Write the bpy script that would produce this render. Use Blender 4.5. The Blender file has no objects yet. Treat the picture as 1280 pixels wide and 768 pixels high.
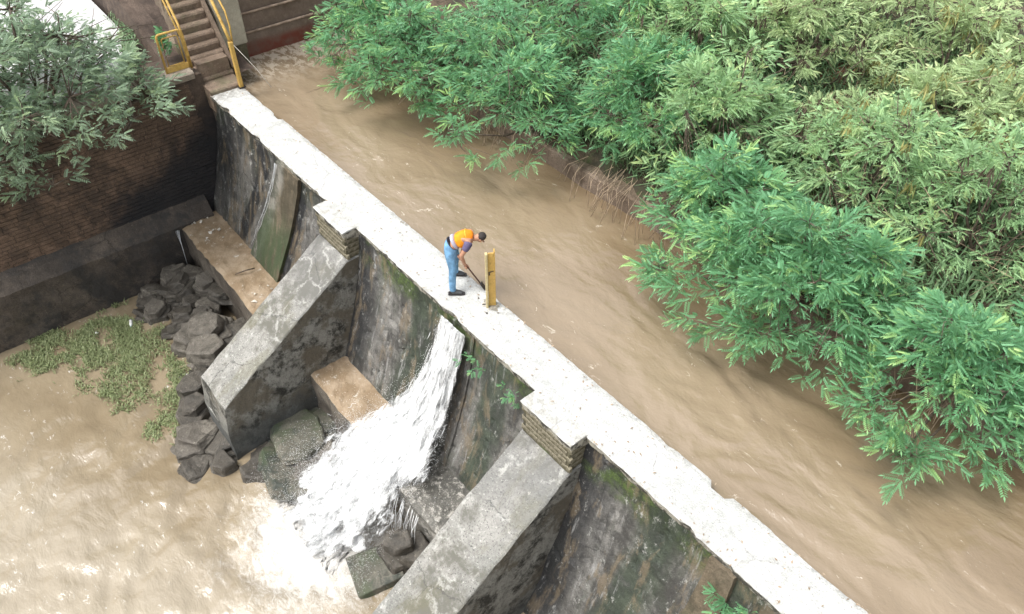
import bpy, bmesh, math, random
import numpy as np
from mathutils import Vector, Matrix, noise
random.seed(7); np.random.seed(7)
D = bpy.data; SC = bpy.context.scene; COL = SC.collection
R = math.radians

# ------------------------------------------------------------------ camera, world, sun, exposure
# frame: X runs along the dam, +Y upstream, z=0 is the top of the crest (metres)
cam = D.cameras.new("camera"); cam.sensor_width = 36; cam.lens = 36 * 995 / 1280
cam.clip_start = .1; cam.clip_end = 2000
camo = D.objects.new("camera", cam); COL.objects.link(camo)
fw = Vector((-.5666, .4624, -.6820)).normalized(); rt = Vector((.63228, .77474, 0)).normalized(); up = rt.cross(fw)
M = Matrix((rt, up, -fw)).transposed().to_4x4(); M.translation = Vector((16.235, -5.631, 8.4)); camo.matrix_world = M
SC.camera = camo
SUN_EL, SUN_AZ = 62, 200
w = D.worlds.new("World"); SC.world = w; w.use_nodes = True
nt = w.node_tree; nt.nodes.clear()
sky = nt.nodes.new("ShaderNodeTexSky"); sky.sky_type = 'NISHITA'; sky.sun_disc = False
sky.sun_elevation = R(SUN_EL); sky.sun_rotation = R(SUN_AZ); sky.air_density = 1.0; sky.dust_density = 4.0
hs = nt.nodes.new("ShaderNodeHueSaturation"); hs.inputs['Saturation'].default_value = .18
bg = nt.nodes.new("ShaderNodeBackground"); bg.inputs[1].default_value = .15
ow = nt.nodes.new("ShaderNodeOutputWorld")
nt.links.new(sky.outputs[0], hs.inputs['Color']); nt.links.new(hs.outputs[0], bg.inputs[0]); nt.links.new(bg.outputs[0], ow.inputs[0])
sl = D.lights.new("sun", 'SUN'); sl.energy = 1.2; sl.angle = R(24); sl.color = (1, .96, .9)
so = D.objects.new("sun", sl); COL.objects.link(so)
sd = Vector((math.sin(R(SUN_AZ)) * math.cos(R(SUN_EL)), math.cos(R(SUN_AZ)) * math.cos(R(SUN_EL)), math.sin(R(SUN_EL))))
so.rotation_euler = sd.to_track_quat('Z', 'Y').to_euler()
SC.view_settings.view_transform = 'Standard'; SC.view_settings.look = 'None'
SC.view_settings.exposure = 1.08; SC.view_settings.gamma = 1

# ------------------------------------------------------------------ node helpers
class G:
    def __init__(s, name):
        s.m = D.materials.new(name); s.m.use_nodes = True; s.t = s.m.node_tree; s.t.nodes.clear()
        s.out = s.n("OutputMaterial"); s.tc = s.n("TexCoord"); s.P = s.tc.outputs['Object']
    def n(s, typ, **k):
        x = s.t.nodes.new("ShaderNode" + typ)
        for a, b in k.items(): setattr(x, a, b)
        return x
    def L(s, a, b): s.t.links.new(a, b)
    def put(s, inp, v):
        if hasattr(v, 'is_output') or isinstance(v, bpy.types.NodeSocket): s.L(v, inp)
        else:
            if isinstance(v, (tuple, list)) and len(v) == 3 and inp.type == 'RGBA': v = (*v, 1)
            inp.default_value = v
    def math(s, op, a, b=0, clamp=False):
        x = s.n("Math", operation=op, use_clamp=clamp); s.put(x.inputs[0], a); s.put(x.inputs[1], b); return x.outputs[0]
    def mapv(s, scale=(1, 1, 1), loc=(0, 0, 0), rot=(0, 0, 0), v=None):
        x = s.n("Mapping"); s.L(v or s.P, x.inputs[0]); x.inputs['Scale'].default_value = scale
        x.inputs['Location'].default_value = loc; x.inputs['Rotation'].default_value = rot; return x.outputs[0]
    def noise(s, scale, detail=6, rough=.6, v=None, dist=0, col=False):
        x = s.n("TexNoise"); s.L(v or s.P, x.inputs['Vector']); x.inputs['Scale'].default_value = scale
        x.inputs['Detail'].default_value = detail; x.inputs['Roughness'].default_value = rough; x.inputs['Distortion'].default_value = dist
        return x.outputs['Color' if col else 'Fac']
    def vor(s, scale, v=None, feature='DISTANCE_TO_EDGE', out='Distance'):
        x = s.n("TexVoronoi", feature=feature); s.L(v or s.P, x.inputs['Vector']); x.inputs['Scale'].default_value = scale; return x.outputs[out]
    def ss(s, x, a, b, lo=0, hi=1):
        m = s.n("MapRange", interpolation_type='SMOOTHSTEP'); s.put(m.inputs[0], x)
        m.inputs[1].default_value = a; m.inputs[2].default_value = b; m.inputs[3].default_value = lo; m.inputs[4].default_value = hi; return m.outputs[0]
    def ramp(s, f, stops):
        x = s.n("ValToRGB"); s.put(x.inputs[0], f); e = x.color_ramp.elements
        while len(e) < len(stops): e.new(.5)
        for el, (p, c) in zip(e, stops): el.position = p; el.color = (*c, 1)
        return x.outputs[0]
    def mix(s, f, a, b, mode='MIX'):
        x = s.n("Mix", data_type='RGBA', blend_type=mode); s.put(x.inputs[0], f); s.put(x.inputs[6], a); s.put(x.inputs[7], b); return x.outputs[2]
    def xyz(s):
        x = s.n("SeparateXYZ"); s.L(s.P, x.inputs[0]); return x.outputs
    def attr(s, name, out='Fac'):
        return s.n("Attribute", attribute_name=name).outputs[out]
    def bump(s, h, strength=.5, dist=.02, nrm=None):
        x = s.n("Bump"); s.put(x.inputs['Height'], h); x.inputs['Strength'].default_value = strength; x.inputs['Distance'].default_value = dist
        if nrm: s.L(nrm, x.inputs['Normal'])
        return x.outputs[0]
    def bsdf(s, col, rough=.8, nrm=None, spec=.5, metal=0, alpha=None, link=True):
        b = s.n("BsdfPrincipled"); s.put(b.inputs['Base Color'], col); s.put(b.inputs['Roughness'], rough)
        b.inputs['Specular IOR Level'].default_value = spec; b.inputs['Metallic'].default_value = metal
        if nrm: s.L(nrm, b.inputs['Normal'])
        if alpha is not None: s.put(b.inputs['Alpha'], alpha)
        if link: s.L(b.outputs[0], s.out.inputs[0])
        return b.outputs[0]

def plain(name, col, rough=.7, var=.15, scale=8, spec=.4, bump=.2, metal=0):
    g = G(name); f = g.noise(scale)
    a = tuple(c * (1 - var) for c in col); b = tuple(min(1, c * (1 + var)) for c in col)
    c = g.mix(g.ss(f, .3, .7), a, b)
    return (g.bsdf(c, rough, g.bump(g.noise(scale * 4), bump, .01), spec, metal), g.m)[1]

def concrete(name, ca, cb, dark=(.03, .03, .028), dlo=.5, dhi=.62, moss=0, mosscol=(.06, .11, .03), streak=True, wet=None, cracks=.0, speck=.5, extra=None, rough=.85):
    g = G(name)
    base = g.mix(g.ss(g.noise(.9, 5, .6), .35, .65), ca, cb)
    base = g.mix(g.ss(g.noise(6, 8, .75), .35, .7), g.mix(.45, base, tuple(c * .45 for c in ca)), base)
    sp = g.noise(34, 5, .8)
    base = g.mix(g.math('MULTIPLY', g.ss(sp, .53, .62), speck), base, tuple(c * .28 for c in ca))
    base = g.mix(g.math('MULTIPLY', g.ss(g.noise(22, 4, .8, g.mapv(loc=(5, 3, 1))), .58, .68), speck), base, tuple(min(.75, c * 1.55) for c in cb))
    v = g.mapv((1.6, .5, .35)) if streak else g.P
    d = g.math('ADD', g.math('MULTIPLY', g.noise(1.1 if streak else .8, 7, .65, v, .4), .62), g.math('MULTIPLY', g.noise(4.5, 7, .7), .38))
    base = g.mix(g.ss(d, dlo, dhi), base, g.mix(.25, dark, ca))
    if cracks:
        vv = g.mix(.30, g.P, g.noise(1.6, 7, .7, col=True))
        cr = g.ss(g.vor(1.1, vv), .003, .012, 1, 0)
        cr = g.math('MULTIPLY', cr, g.ss(g.noise(.9, 2), .42, .56))
        base = g.mix(g.math('MULTIPLY', cr, cracks), base, tuple(c * .3 for c in ca))
    if moss:
        x = g.math('MULTIPLY', g.ss(g.noise(1.3, 6, .7, g.mapv((1.4, .7, .5), (3, 7, 2)), .3), .5, .62), moss)
        base = g.mix(x, base, mosscol)
    if extra: base = extra(g, base)
    h = g.math('ADD', g.math('MULTIPLY', g.noise(5, 8, .7), .8), g.math('MULTIPLY', g.noise(40, 4, .7), .25))
    g.bsdf(base, rough, g.bump(h, .8, .05), .35)
    return g.m

MAT = {}
def crest_extra(g, base):
    X, Y, Z = g.xyz()
    # flaking whitewash with grime along both edges and a wet corner by the post
    n1 = g.noise(7, 7, .75)
    e = g.math('ADD', g.ss(Y, -.14, .04), g.ss(Y, -.62, -.76))
    e = g.math('MULTIPLY', e, g.ss(n1, .46, .62))
    base = g.mix(g.math('MULTIPLY', e, .55), base, (.27, .25, .2))
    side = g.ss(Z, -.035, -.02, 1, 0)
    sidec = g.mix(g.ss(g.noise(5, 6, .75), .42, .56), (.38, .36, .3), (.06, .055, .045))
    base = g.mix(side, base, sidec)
    st = g.math('MULTIPLY', g.ss(X, .5, .0), g.ss(n1, .42, .55))
    base = g.mix(g.math('MULTIPLY', st, .6), base, (.12, .11, .09))
    w2 = g.math('MULTIPLY', g.ss(X, 12.6, 15), g.ss(g.noise(2.6, 7, .8), .5, .66))
    base = g.mix(g.math('MULTIPLY', w2, .5), base, (.3, .3, .27))
    return base
MAT['crest'] = concrete('whitewashed_concrete', (.54, .545, .525), (.64, .64, .62), (.27, .27, .24), .56, .72, streak=False, speck=.45, cracks=.35, extra=crest_extra)

def face_extra(g, base):
    X, Y, Z = g.xyz()
    n1 = g.noise(1.3, 6, .7, g.mapv((2.2, .6, .35)), .5); n2 = g.noise(3, 7, .75)
    # black wet stain in the corner against the abutment wall; near-black beside each pier and high in the left bay
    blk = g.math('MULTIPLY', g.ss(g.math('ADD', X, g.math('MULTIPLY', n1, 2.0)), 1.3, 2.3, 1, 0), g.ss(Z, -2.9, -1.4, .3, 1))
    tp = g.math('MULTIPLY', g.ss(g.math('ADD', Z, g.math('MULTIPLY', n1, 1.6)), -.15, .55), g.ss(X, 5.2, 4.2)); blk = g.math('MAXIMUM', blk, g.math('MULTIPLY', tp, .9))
    for x0, wd in ((2.45, .42), (3.95, .30)):      # recesses either side of the left chute, their shade painted as black strips
        c = g.math('ADD', X, g.math('MULTIPLY', g.math('ADD', Z, 0), -.42 if x0 < 3 else -.26))
        blk = g.math('MAXIMUM', blk, g.ss(g.math('ABSOLUTE', g.math('SUBTRACT', c, x0 + .06)), wd * .38, wd * .62, 1, 0))
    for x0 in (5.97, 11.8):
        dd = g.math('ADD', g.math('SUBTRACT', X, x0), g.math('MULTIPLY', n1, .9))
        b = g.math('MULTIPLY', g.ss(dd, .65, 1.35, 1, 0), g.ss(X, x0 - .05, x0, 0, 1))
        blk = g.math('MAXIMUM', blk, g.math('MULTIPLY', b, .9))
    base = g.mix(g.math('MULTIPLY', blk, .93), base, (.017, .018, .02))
    # mossy band right below the crest and beside the water
    top = g.math('MULTIPLY', g.ss(g.math('ADD', Z, g.math('MULTIPLY', n2, .7)), -.42, -.0, 0, 1), g.ss(g.noise(.8, 3), .44, .54))
    top = g.math('MULTIPLY', top, g.ss(X, 4.6, 6.2, .15, 1))
    ms = g.mix(g.ss(g.noise(9, 5, .8), .4, .62), (.025, .035, .018), (.075, .115, .028))
    base = g.mix(g.math('MULTIPLY', top, .95), base, ms)
    for x0, wd, sl in ((8.15, .5, .18), (9.75, .5, -.1), (13.35, .45, .1), (14.5, .5, .0)):
        c = g.math('ABSOLUTE', g.math('SUBTRACT', g.math('ADD', X, g.math('MULTIPLY', n1, .8)), g.math('ADD', x0 + .4, g.math('MULTIPLY', Z, sl))))
        base = g.mix(g.math('MULTIPLY', g.ss(c, wd * .35, wd, 1, 0), g.ss(n2, .3, .5, .5, .95)), base, g.mix(g.ss(n2, .4, .6), (.026, .034, .025), (.058, .072, .05)))
    tn = g.math('MULTIPLY', g.ss(g.noise(1.7, 6, .7, g.mapv((1.6, .6, .45), (11, 4, 1)), .4), .52, .62), .55)
    base = g.mix(tn, base, (.20, .155, .10))
    # pale scraped flecks
    base = g.mix(g.math('MULTIPLY', g.ss(g.noise(4.5, 7, .85, g.mapv((1.5, 1, .8), (2, 2, 2))), .57, .66), .8), base, (.42, .42, .39))
    base = g.mix(g.math('MULTIPLY', g.ss(g.noise(12, 6, .85), .56, .64), .55), base, (.05, .05, .05))
    base = g.mix(g.math('MULTIPLY', g.ss(g.noise(2.0, 6, .8, g.mapv((3.5, 1, .35), (8, 2, 2)), .2), .57, .66), .5), base, (.36, .36, .35))
    return base
MAT['face'] = concrete('stained_dam_concrete', (.135, .13, .12), (.255, .245, .225), (.035, .034, .031), .455, .57, moss=.25, mosscol=(.05, .07, .04), cracks=.8, extra=face_extra, rough=.6)
def butt_top(g, base):
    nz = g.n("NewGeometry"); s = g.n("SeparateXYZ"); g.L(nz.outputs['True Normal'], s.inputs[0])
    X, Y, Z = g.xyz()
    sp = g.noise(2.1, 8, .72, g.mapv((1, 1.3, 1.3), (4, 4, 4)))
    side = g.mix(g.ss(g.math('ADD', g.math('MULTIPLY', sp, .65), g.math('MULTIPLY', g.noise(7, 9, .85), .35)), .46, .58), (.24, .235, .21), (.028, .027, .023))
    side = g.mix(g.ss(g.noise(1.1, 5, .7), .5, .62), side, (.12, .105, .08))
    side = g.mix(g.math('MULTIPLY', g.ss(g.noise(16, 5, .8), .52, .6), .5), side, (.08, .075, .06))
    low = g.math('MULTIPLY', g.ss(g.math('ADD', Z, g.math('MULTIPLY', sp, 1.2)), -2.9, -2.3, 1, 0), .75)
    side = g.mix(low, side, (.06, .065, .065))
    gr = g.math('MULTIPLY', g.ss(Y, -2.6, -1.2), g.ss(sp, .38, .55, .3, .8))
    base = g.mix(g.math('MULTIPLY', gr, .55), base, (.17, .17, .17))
    # pale lichen veins
    vn = g.mix(.35, g.P, g.noise(2.0, 8, .75, col=True))
    cr = g.math('MULTIPLY', g.ss(g.vor(3.0, vn), .01, .07, 1, 0), g.ss(g.noise(2.3, 5, .7), .47, .60))
    base = g.mix(g.math('MULTIPLY', cr, .42), base, (.6, .6, .56))
    return g.mix(g.ss(s.outputs[2], .3, .5), side, base)  # flanks coloured darker than the top: overcast light from above put into colour
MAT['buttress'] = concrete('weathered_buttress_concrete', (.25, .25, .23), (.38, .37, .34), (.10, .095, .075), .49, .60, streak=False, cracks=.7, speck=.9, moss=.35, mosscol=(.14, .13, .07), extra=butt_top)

def chute_extra(g, base):
    X, Y, Z = g.xyz(); n = g.noise(1.8, 6, .7, g.mapv((3, .6, .4)))
    lf = g.math('SUBTRACT', X, g.math('ADD', 3.35, g.math('MULTIPLY', Z, .34)))
    base = g.mix(g.math('MULTIPLY', g.ss(g.math('ADD', lf, g.math('MULTIPLY', n, .35)), .0, .28, .75, 0), 1), base, g.mix(g.ss(g.noise(3, 7, .75), .4, .6), (.10, .11, .09), (.30, .29, .26)))
    dn = g.math('MULTIPLY', g.ss(Z, -.9, -2.0, 0, 1), g.ss(n, .40, .55))
    base = g.mix(g.math('MULTIPLY', dn, .85), base, (.05, .075, .035))
    base = g.mix(g.math('MULTIPLY', g.ss(g.noise(3.5, 7, .8, g.mapv((3, .6, .6), (1, 1, 1))), .56, .64), .6), base, (.07, .06, .045))
    return base
MAT['chute'] = concrete('tan_stained_concrete', (.145, .115, .075), (.21, .17, .12), (.05, .045, .03), .46, .6, extra=chute_extra)
def silt_extra(g, base):
    nz = g.n("NewGeometry"); s = g.n("SeparateXYZ"); g.L(nz.outputs['True Normal'], s.inputs[0])
    silt = g.mix(g.ss(g.noise(2.4, 6, .7), .4, .62), (.25, .18, .11), (.36, .28, .195))
    silt = g.mix(g.ss(g.noise(3.4, 7, .8, g.mapv(loc=(3, 1, 0))), .58, .65), silt, (.55, .52, .46))
    return g.mix(g.ss(s.outputs[2], .6, .85), base, silt)
def wet_extra(g, b):
    b = g.mix(g.ss(g.noise(5, 7, .85), .50, .60), b, (.42, .40, .36))
    return g.mix(g.math('MULTIPLY', g.ss(g.noise(3, 7, .8, g.mapv(loc=(9, 2, 3))), .54, .62), .8), b, (.05, .048, .04))
MAT['wetledge'] = concrete('wet_chipped_concrete', (.13, .125, .11), (.30, .285, .25), (.05, .05, .045), .48, .6, streak=False, extra=wet_extra, rough=.4)
MAT['ledge'] = concrete('silty_ledge_concrete', (.13, .11, .09), (.26, .23, .19), (.05, .045, .04), .46, .6, extra=silt_extra, rough=.5)

def wall_extra(g, base):
    X, Y, Z = g.xyz(); n = g.noise(1.2, 6, .7, g.mapv((1, .6, .8)), .5)
    d = g.math('ADD', g.math('MULTIPLY', Y, .62), g.math('MULTIPLY', Z, -1.0))
    d = g.math('ADD', d, g.math('MULTIPLY', n, 2.2))
    k = g.ss(d, .55, 1.6, 0, 1)                                      # seepage stain, widest by the dam
    k = g.math('MULTIPLY', k, g.ss(Y, -7.5, -4.2, .3, 1))
    return g.mix(g.math('MULTIPLY', k, .93), base, (.02, .021, .024))
MAT['masonry'] = concrete('brown_rubble_masonry', (.13, .088, .062), (.25, .165, .115), (.055, .042, .034), .44, .58, streak=False, speck=.6, extra=wall_extra, rough=.75)
MAT['mortar'] = concrete('dark_mortar', (.09, .065, .05), (.15, .11, .08), (.03, .025, .02), .46, .6, streak=False, extra=wall_extra)
MAT['footing'] = concrete('dark_footing_concrete', (.075, .062, .052), (.135, .11, .088), (.03, .03, .03), .45, .58, cracks=.6, speck=.6, rough=.6)
MAT['coping'] = concrete('pale_coping_concrete', (.30, .25, .20), (.40, .35, .29), (.12, .10, .07), .52, .7, streak=False)
MAT['pierbrick'] = concrete('lichen_pier_blocks', (.24, .21, .14), (.40, .37, .29), (.045, .04, .018), .44, .54, moss=1, mosscol=(.10, .085, .02), streak=False, speck=.7)
MAT['pierdark'] = concrete('dark_pier_mortar', (.10, .09, .055), (.17, .155, .10), streak=False, moss=.5)
MAT['step'] = concrete('worn_brown_step', (.20, .145, .105), (.32, .245, .185), (.06, .045, .03), .48, .62, moss=.25, streak=False)
MAT['soil'] = concrete('dark_bank_soil', (.07, .055, .035), (.14, .10, .07), (.03, .03, .02), .45, .6, moss=.7, mosscol=(.05, .08, .025), streak=False,
    extra=lambda g, b: g.mix(g.math('MULTIPLY', g.ss(g.math('ADD', g.math('ABSOLUTE', g.math('SUBTRACT', g.xyz()[0], 9.4)), g.math('ADD', g.math('ABSOLUTE', g.math('SUBTRACT', g.xyz()[1], 8.6)), g.noise(2, 4))), 1.9, 1.1, 0, 1), .95), b, (.36, .15, .09)))
MAT['yard'] = concrete('pale_yard_paving', (.6, .6, .6), (.7, .7, .7), (.45, .45, .43), .55, .7, streak=False, speck=.2)
MAT['endwall'] = concrete('brown_painted_wall', (.20, .15, .115), (.26, .2, .16), (.10, .07, .05), .5, .65, speck=.25,
    extra=lambda g, b: g.mix(g.math('MULTIPLY', g.ss(g.xyz()[2], .18, -.02), g.ss(g.noise(3), .35, .6, .4, .9)), b, (.16, .035, .02)))
MAT['rail_rust'] = plain('rusty_rail', (.33, .25, .19), .6, .3)
MAT['pillar'] = concrete('cream_pillar', (.42, .38, .30), (.52, .48, .38), (.25, .21, .13), .55, .7, speck=.2)
MAT['yellow'] = concrete('yellow_gloss_paint', (.64, .40, .10), (.74, .49, .15), (.13, .07, .02), .56, .66, streak=False, speck=.35, rough=.45)
MAT['yellowpale'] = concrete('faded_yellow_paint', (.62, .50, .25), (.70, .60, .34), (.25, .16, .05), .58, .66, streak=False, speck=.3, rough=.5)
MAT['rock'] = concrete('dark_wet_rock', (.075, .067, .056), (.165, .148, .122), (.022, .022, .02), .46, .6, streak=False, cracks=.5, speck=.6, rough=.45)
MAT['rockpale'] = concrete('brown_grey_rock', (.12, .107, .09), (.24, .218, .182), (.04, .037, .03), .48, .6, streak=False, cracks=.7, speck=.6, rough=.55)
MAT['rockmoss'] = concrete('algae_rock', (.11, .11, .085), (.23, .21, .17), (.03, .04, .035), .46, .58, moss=.6, mosscol=(.06, .085, .04), streak=False, cracks=.6, rough=.45)
MAT['bark'] = plain('bark', (.11, .085, .065), .9, .4, 12, bump=.8)
MAT['barkpale'] = plain('pale_bark', (.24, .19, .14), .9, .4, 12, bump=.8)
MAT['deadtwig'] = plain('dead_twig', (.30, .23, .16), .9, .4, 6)
MAT['pod'] = plain('brown_seed_pod', (.075, .055, .038), .8, .5, 5)
MAT['podyellow'] = plain('olive_seed_pod', (.26, .25, .09), .7, .3, 5)
MAT['litter'] = plain('white_litter', (.75, .76, .74), .4, .08)
MAT['rubble'] = plain('white_rubble', (.55, .52, .46), .8, .25, 9)

def leafmat(name, dk, md, lt, trans=.3):
    g = G(name); t = g.attr('tint')
    c = g.ramp(t, [(0, dk), (.38, md), (.66, tuple(m * 1.25 for m in md)), (1, lt)])
    c = g.mix(g.math('MULTIPLY', g.ss(g.noise(1.1, 3), .4, .6), .5), c, g.mix(.5, c, md))
    b = g.bsdf(c, .5, None, .45, link=False)
    tr = g.n("BsdfTranslucent"); g.put(tr.inputs[0], g.mix(.6, c, lt))
    mx = g.n("MixShader"); mx.inputs[0].default_value = trans; g.L(b, mx.inputs[1]); g.L(tr.outputs[0], mx.inputs[2]); g.L(mx.outputs[0], g.out.inputs[0])
    return g.m
MAT['leaf_teal'] = leafmat('green_feathery_leaf', (.045, .145, .072), (.135, .325, .165), (.44, .64, .24))
MAT['leaf_light'] = leafmat('light_feathery_leaf', (.09, .20, .10), (.27, .44, .22), (.58, .70, .32))
MAT['leaf_olive'] = leafmat('olive_feathery_leaf', (.15, .23, .10), (.35, .47, .24), (.62, .68, .36))
MAT['leaf_grey'] = leafmat('grey_green_leaf', (.075, .12, .075), (.235, .325, .225), (.42, .54, .31))
MAT['weed'] = leafmat('pool_weed_leaf', (.09, .11, .045), (.19, .23, .105), (.40, .42, .24), .15)
MAT['grass'] = leafmat('bank_grass_blade', (.06, .12, .055), (.15, .26, .13), (.34, .38, .2), .2)

def river_mat():
    g = G('muddy_river_water')
    X, Y, Z = g.xyz()
    wv = g.mix(.35, g.P, g.noise(.45, 3, .6, g.mapv((.6, 1.3, 1)), .6, col=True))
    base = g.mix(g.ss(g.noise(.7, 4, .55, g.mapv((.6, 1.4, 1), v=wv)), .35, .65), (.165, .118, .07), (.23, .175, .115))
    near = g.ss(Y, 2.8, .8)
    base = g.mix(g.math('MULTIPLY', near, .45), base, (.305, .245, .175))  # paler towards the dam; the shrubs' reflection is in the darker far-side colour
    # foam threads drawn out along the current
    v1 = g.mapv((1.0, 1.7, 1), rot=(0, 0, R(-6)), v=wv)
    f1 = g.math('MULTIPLY', g.ss(g.noise(3.0, 8, .76, v1, .9), .60, .70), g.ss(g.noise(.55, 3, .5, g.mapv(loc=(2, 5, 0))), .44, .58))
    v2 = g.mapv((1.0, 2.0, 1), rot=(0, 0, R(12)), v=wv)
    f2 = g.math('MULTIPLY', g.ss(g.noise(7, 6, .75, v2, 1.0), .62, .70), g.math('MULTIPLY', near, g.ss(g.noise(.8, 3), .42, .55)))
    end = g.math('MULTIPLY', g.ss(X, .5, -1.6), g.ss(g.noise(5, 6, .75, v2), .44, .56))
    att = g.attr('foam')
    f = g.math('MAXIMUM', g.math('MAXIMUM', f1, f2), g.math('MAXIMUM', end, att))
    col = g.mix(g.math('MULTIPLY', f, .55, True), base, (.62, .56, .47))
    h = g.math('ADD', g.noise(1.5, 3.5, .5, v1, .5), g.math('MULTIPLY', g.noise(6.5, 4, .62, g.mapv((1, 1.3, 1), v=g.mix(.12, g.P, g.noise(1.2, 3, .6, col=True)))), .26))
    g.bsdf(col, g.math('ADD', .10, g.math('MULTIPLY', f, .4)), g.bump(h, .5, .11), .8)
    return g.m
MAT['river'] = river_mat()
def pool_mat():
    g = G('muddy_pool_water')
    X, Y, Z = g.xyz()
    base = g.mix(g.ss(g.noise(.5, 4, .6), .35, .65), (.205, .162, .105), (.26, .212, .143))
    far = g.ss(g.math('ADD', Y, g.math('MULTIPLY', X, -.45)), -7.6, -9.6)
    base = g.mix(g.math('MULTIPLY', far, .5), base, (.36, .32, .25))
    att = g.attr('foam')
    n = g.noise(5.5, 8, .8, g.mapv((.8, 1.3, 1), rot=(0, 0, R(25))), .5)
    f = g.ss(g.math('ADD', att, g.math('MULTIPLY', n, 1.1)), .80, 1.50)
    v1 = g.mapv((1.0, 1.9, 1), rot=(0, 0, R(50)))
    t = g.math('MULTIPLY', g.ss(g.noise(5.2, 6, .7, v1, .5), .60, .70), g.ss(g.noise(.5, 3), .40, .55))  # fine pale flecks painted in as small highlights on the ripples
    col = g.mix(g.math('MAXIMUM', f, g.math('MULTIPLY', t, .6)), base, (.8, .79, .76))
    h = g.math('ADD', g.noise(2.0, 4, .55, v1, .3), g.math('MULTIPLY', g.noise(8, 4, .65), g.math('ADD', .18, g.math('MULTIPLY', f, .7))))
    g.bsdf(col, g.math('ADD', .14, g.math('MULTIPLY', f, .5)), g.bump(h, .34, .12), .55)
    return g.m
MAT['pool'] = pool_mat()
def fall_mat():
    g = G('white_falling_water')
    tt = g.attr('edge')
    n = g.noise(1.0, 7, .75, g.mapv((11, 2.2, 1.5)), .6)
    n2 = g.noise(1.0, 6, .8, g.mapv((26, 6, 5)), .8)
    a = g.ss(g.math('SUBTRACT', g.math('ADD', g.math('ADD', g.math('MULTIPLY', n, .6), g.math('MULTIPLY', n2, .4)), .30), g.math('MULTIPLY', tt, .5)), .42, .60)
    col = g.mix(g.ss(g.noise(1.6, 7, .78, g.mapv((12, 3, 2.5), (2, 2, 2))), .36, .56), (.42, .43, .43), (.84, .85, .85))
    b = g.bsdf(col, .4, g.bump(n, .8, .08), .5, link=False)
    tr = g.n("BsdfTransparent"); mx = g.n("MixShader"); g.L(a, mx.inputs[0]); g.L(tr.outputs[0], mx.inputs[1]); g.L(b, mx.inputs[2]); g.L(mx.outputs[0], g.out.inputs[0])
    return g.m
MAT['fall'] = fall_mat()
MAT['droplet'] = plain('white_spray', (.85, .86, .86), .35, .03)
MAT['seep'] = plain('seeping_water', (.62, .64, .66), .3, .1)
MAT['skin'] = plain('skin', (.42, .22, .14), .6, .06)
MAT['hair'] = plain('black_hair', (.025, .02, .018), .7, .3, 40)
def vest_extra(name):
    g = G(name); X, Y, Z = g.xyz()
    c = g.mix(g.ss(g.noise(4), .4, .6), (.80, .22, .015), (.85, .33, .02))
    g.bsdf(c, .7, g.bump(g.noise(7, 4), .7, .03), .2); return g.m
MAT['vest'] = vest_extra('orange_cloth')
MAT['vestyellow'] = plain('yellow_reflective_cloth', (.80, .52, .06), .6, .06)
MAT['jeans'] = plain('light_blue_denim', (.14, .29, .46), .85, .4, 7, bump=1)
MAT['shirt'] = plain('dark_violet_cloth', (.10, .085, .16), .85, .2)
MAT['greycloth'] = plain('pale_grey_cloth', (.38, .38, .47), .85, .15)
MAT['belt'] = plain('black_belt', (.02, .02, .03), .5, .2)
MAT['shoe'] = plain('dark_grey_shoe', (.06, .062, .065), .6, .3)
MAT['toolwood'] = plain('dark_tool_handle', (.10, .05, .035), .6, .3)
MAT['steel'] = plain('dark_steel', (.05, .045, .045), .45, .3, metal=.6)
MAT['rope'] = plain('pale_rope', (.55, .52, .47), .8, .1)
MAT['bluelitter'] = plain('pale_blue_plastic', (.35, .55, .55), .5, .1)

# ------------------------------------------------------------------ mesh helpers
def N(x, y, z=0, s=1.0, o=0): return noise.noise(Vector((x * s + o, y * s + o * .7, z * s - o)))
def link(name, me, mat=None, parent=None, smooth=False):
    if mat is not None: me.materials.append(MAT[mat] if isinstance(mat, str) else mat)
    if smooth: me.polygons.foreach_set('use_smooth', [True] * len(me.polygons))
    o = D.objects.new(name, me); COL.objects.link(o)
    if parent: o.parent = parent
    return o
def mesh(name, v, f, mat=None, parent=None, smooth=False):
    me = D.meshes.new(name); me.from_pydata([tuple(p) for p in v], [], f); me.update()
    return link(name, me, mat, parent, smooth)
def tag(o, label, cat, group=None):
    o['label'] = label; o['category'] = cat
    if group: o['group'] = group
    return o
def struct(o, kind='structure'): o['kind'] = kind; return o
def empty(name, loc=(0, 0, 0)):
    o = D.objects.new(name, None); o.location = loc; o.empty_display_size = .1; COL.objects.link(o); return o
def loft(name, rings, mat, parent=None, smooth=False, closed=True, caps=True):
    n = len(rings[0]); v = [p for r in rings for p in r]; f = []
    for i in range(len(rings) - 1):
        for j in range(n if closed else n - 1):
            a, b = i * n + j, i * n + (j + 1) % n; f.append((a, b, b + n, a + n))
    if caps and closed: f.append(tuple(range(n))[::-1]); f.append(tuple(range((len(rings) - 1) * n, len(rings) * n)))
    o = mesh(name, v, f, mat, parent, smooth)
    bm = bmesh.new(); bm.from_mesh(o.data); bmesh.ops.recalc_face_normals(bm, faces=bm.faces); bm.to_mesh(o.data); bm.free()
    return o
def bm_box(bm, c, s, rot=None, bev=0, jit=0):
    r = bmesh.ops.create_cube(bm, size=1)['verts']
    Mx = (rot.to_matrix().to_4x4() if rot else Matrix())
    for v in r:
        p = Vector((v.co.x * s[0], v.co.y * s[1], v.co.z * s[2]))
        if jit: p += Vector((random.uniform(-jit, jit), random.uniform(-jit, jit), random.uniform(-jit, jit)))
        v.co = Mx @ p + Vector(c)
    if bev:
        es = list({e for v in r for e in v.link_edges}); bmesh.ops.bevel(bm, geom=es, offset=bev, segments=1, affect='EDGES')
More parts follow.
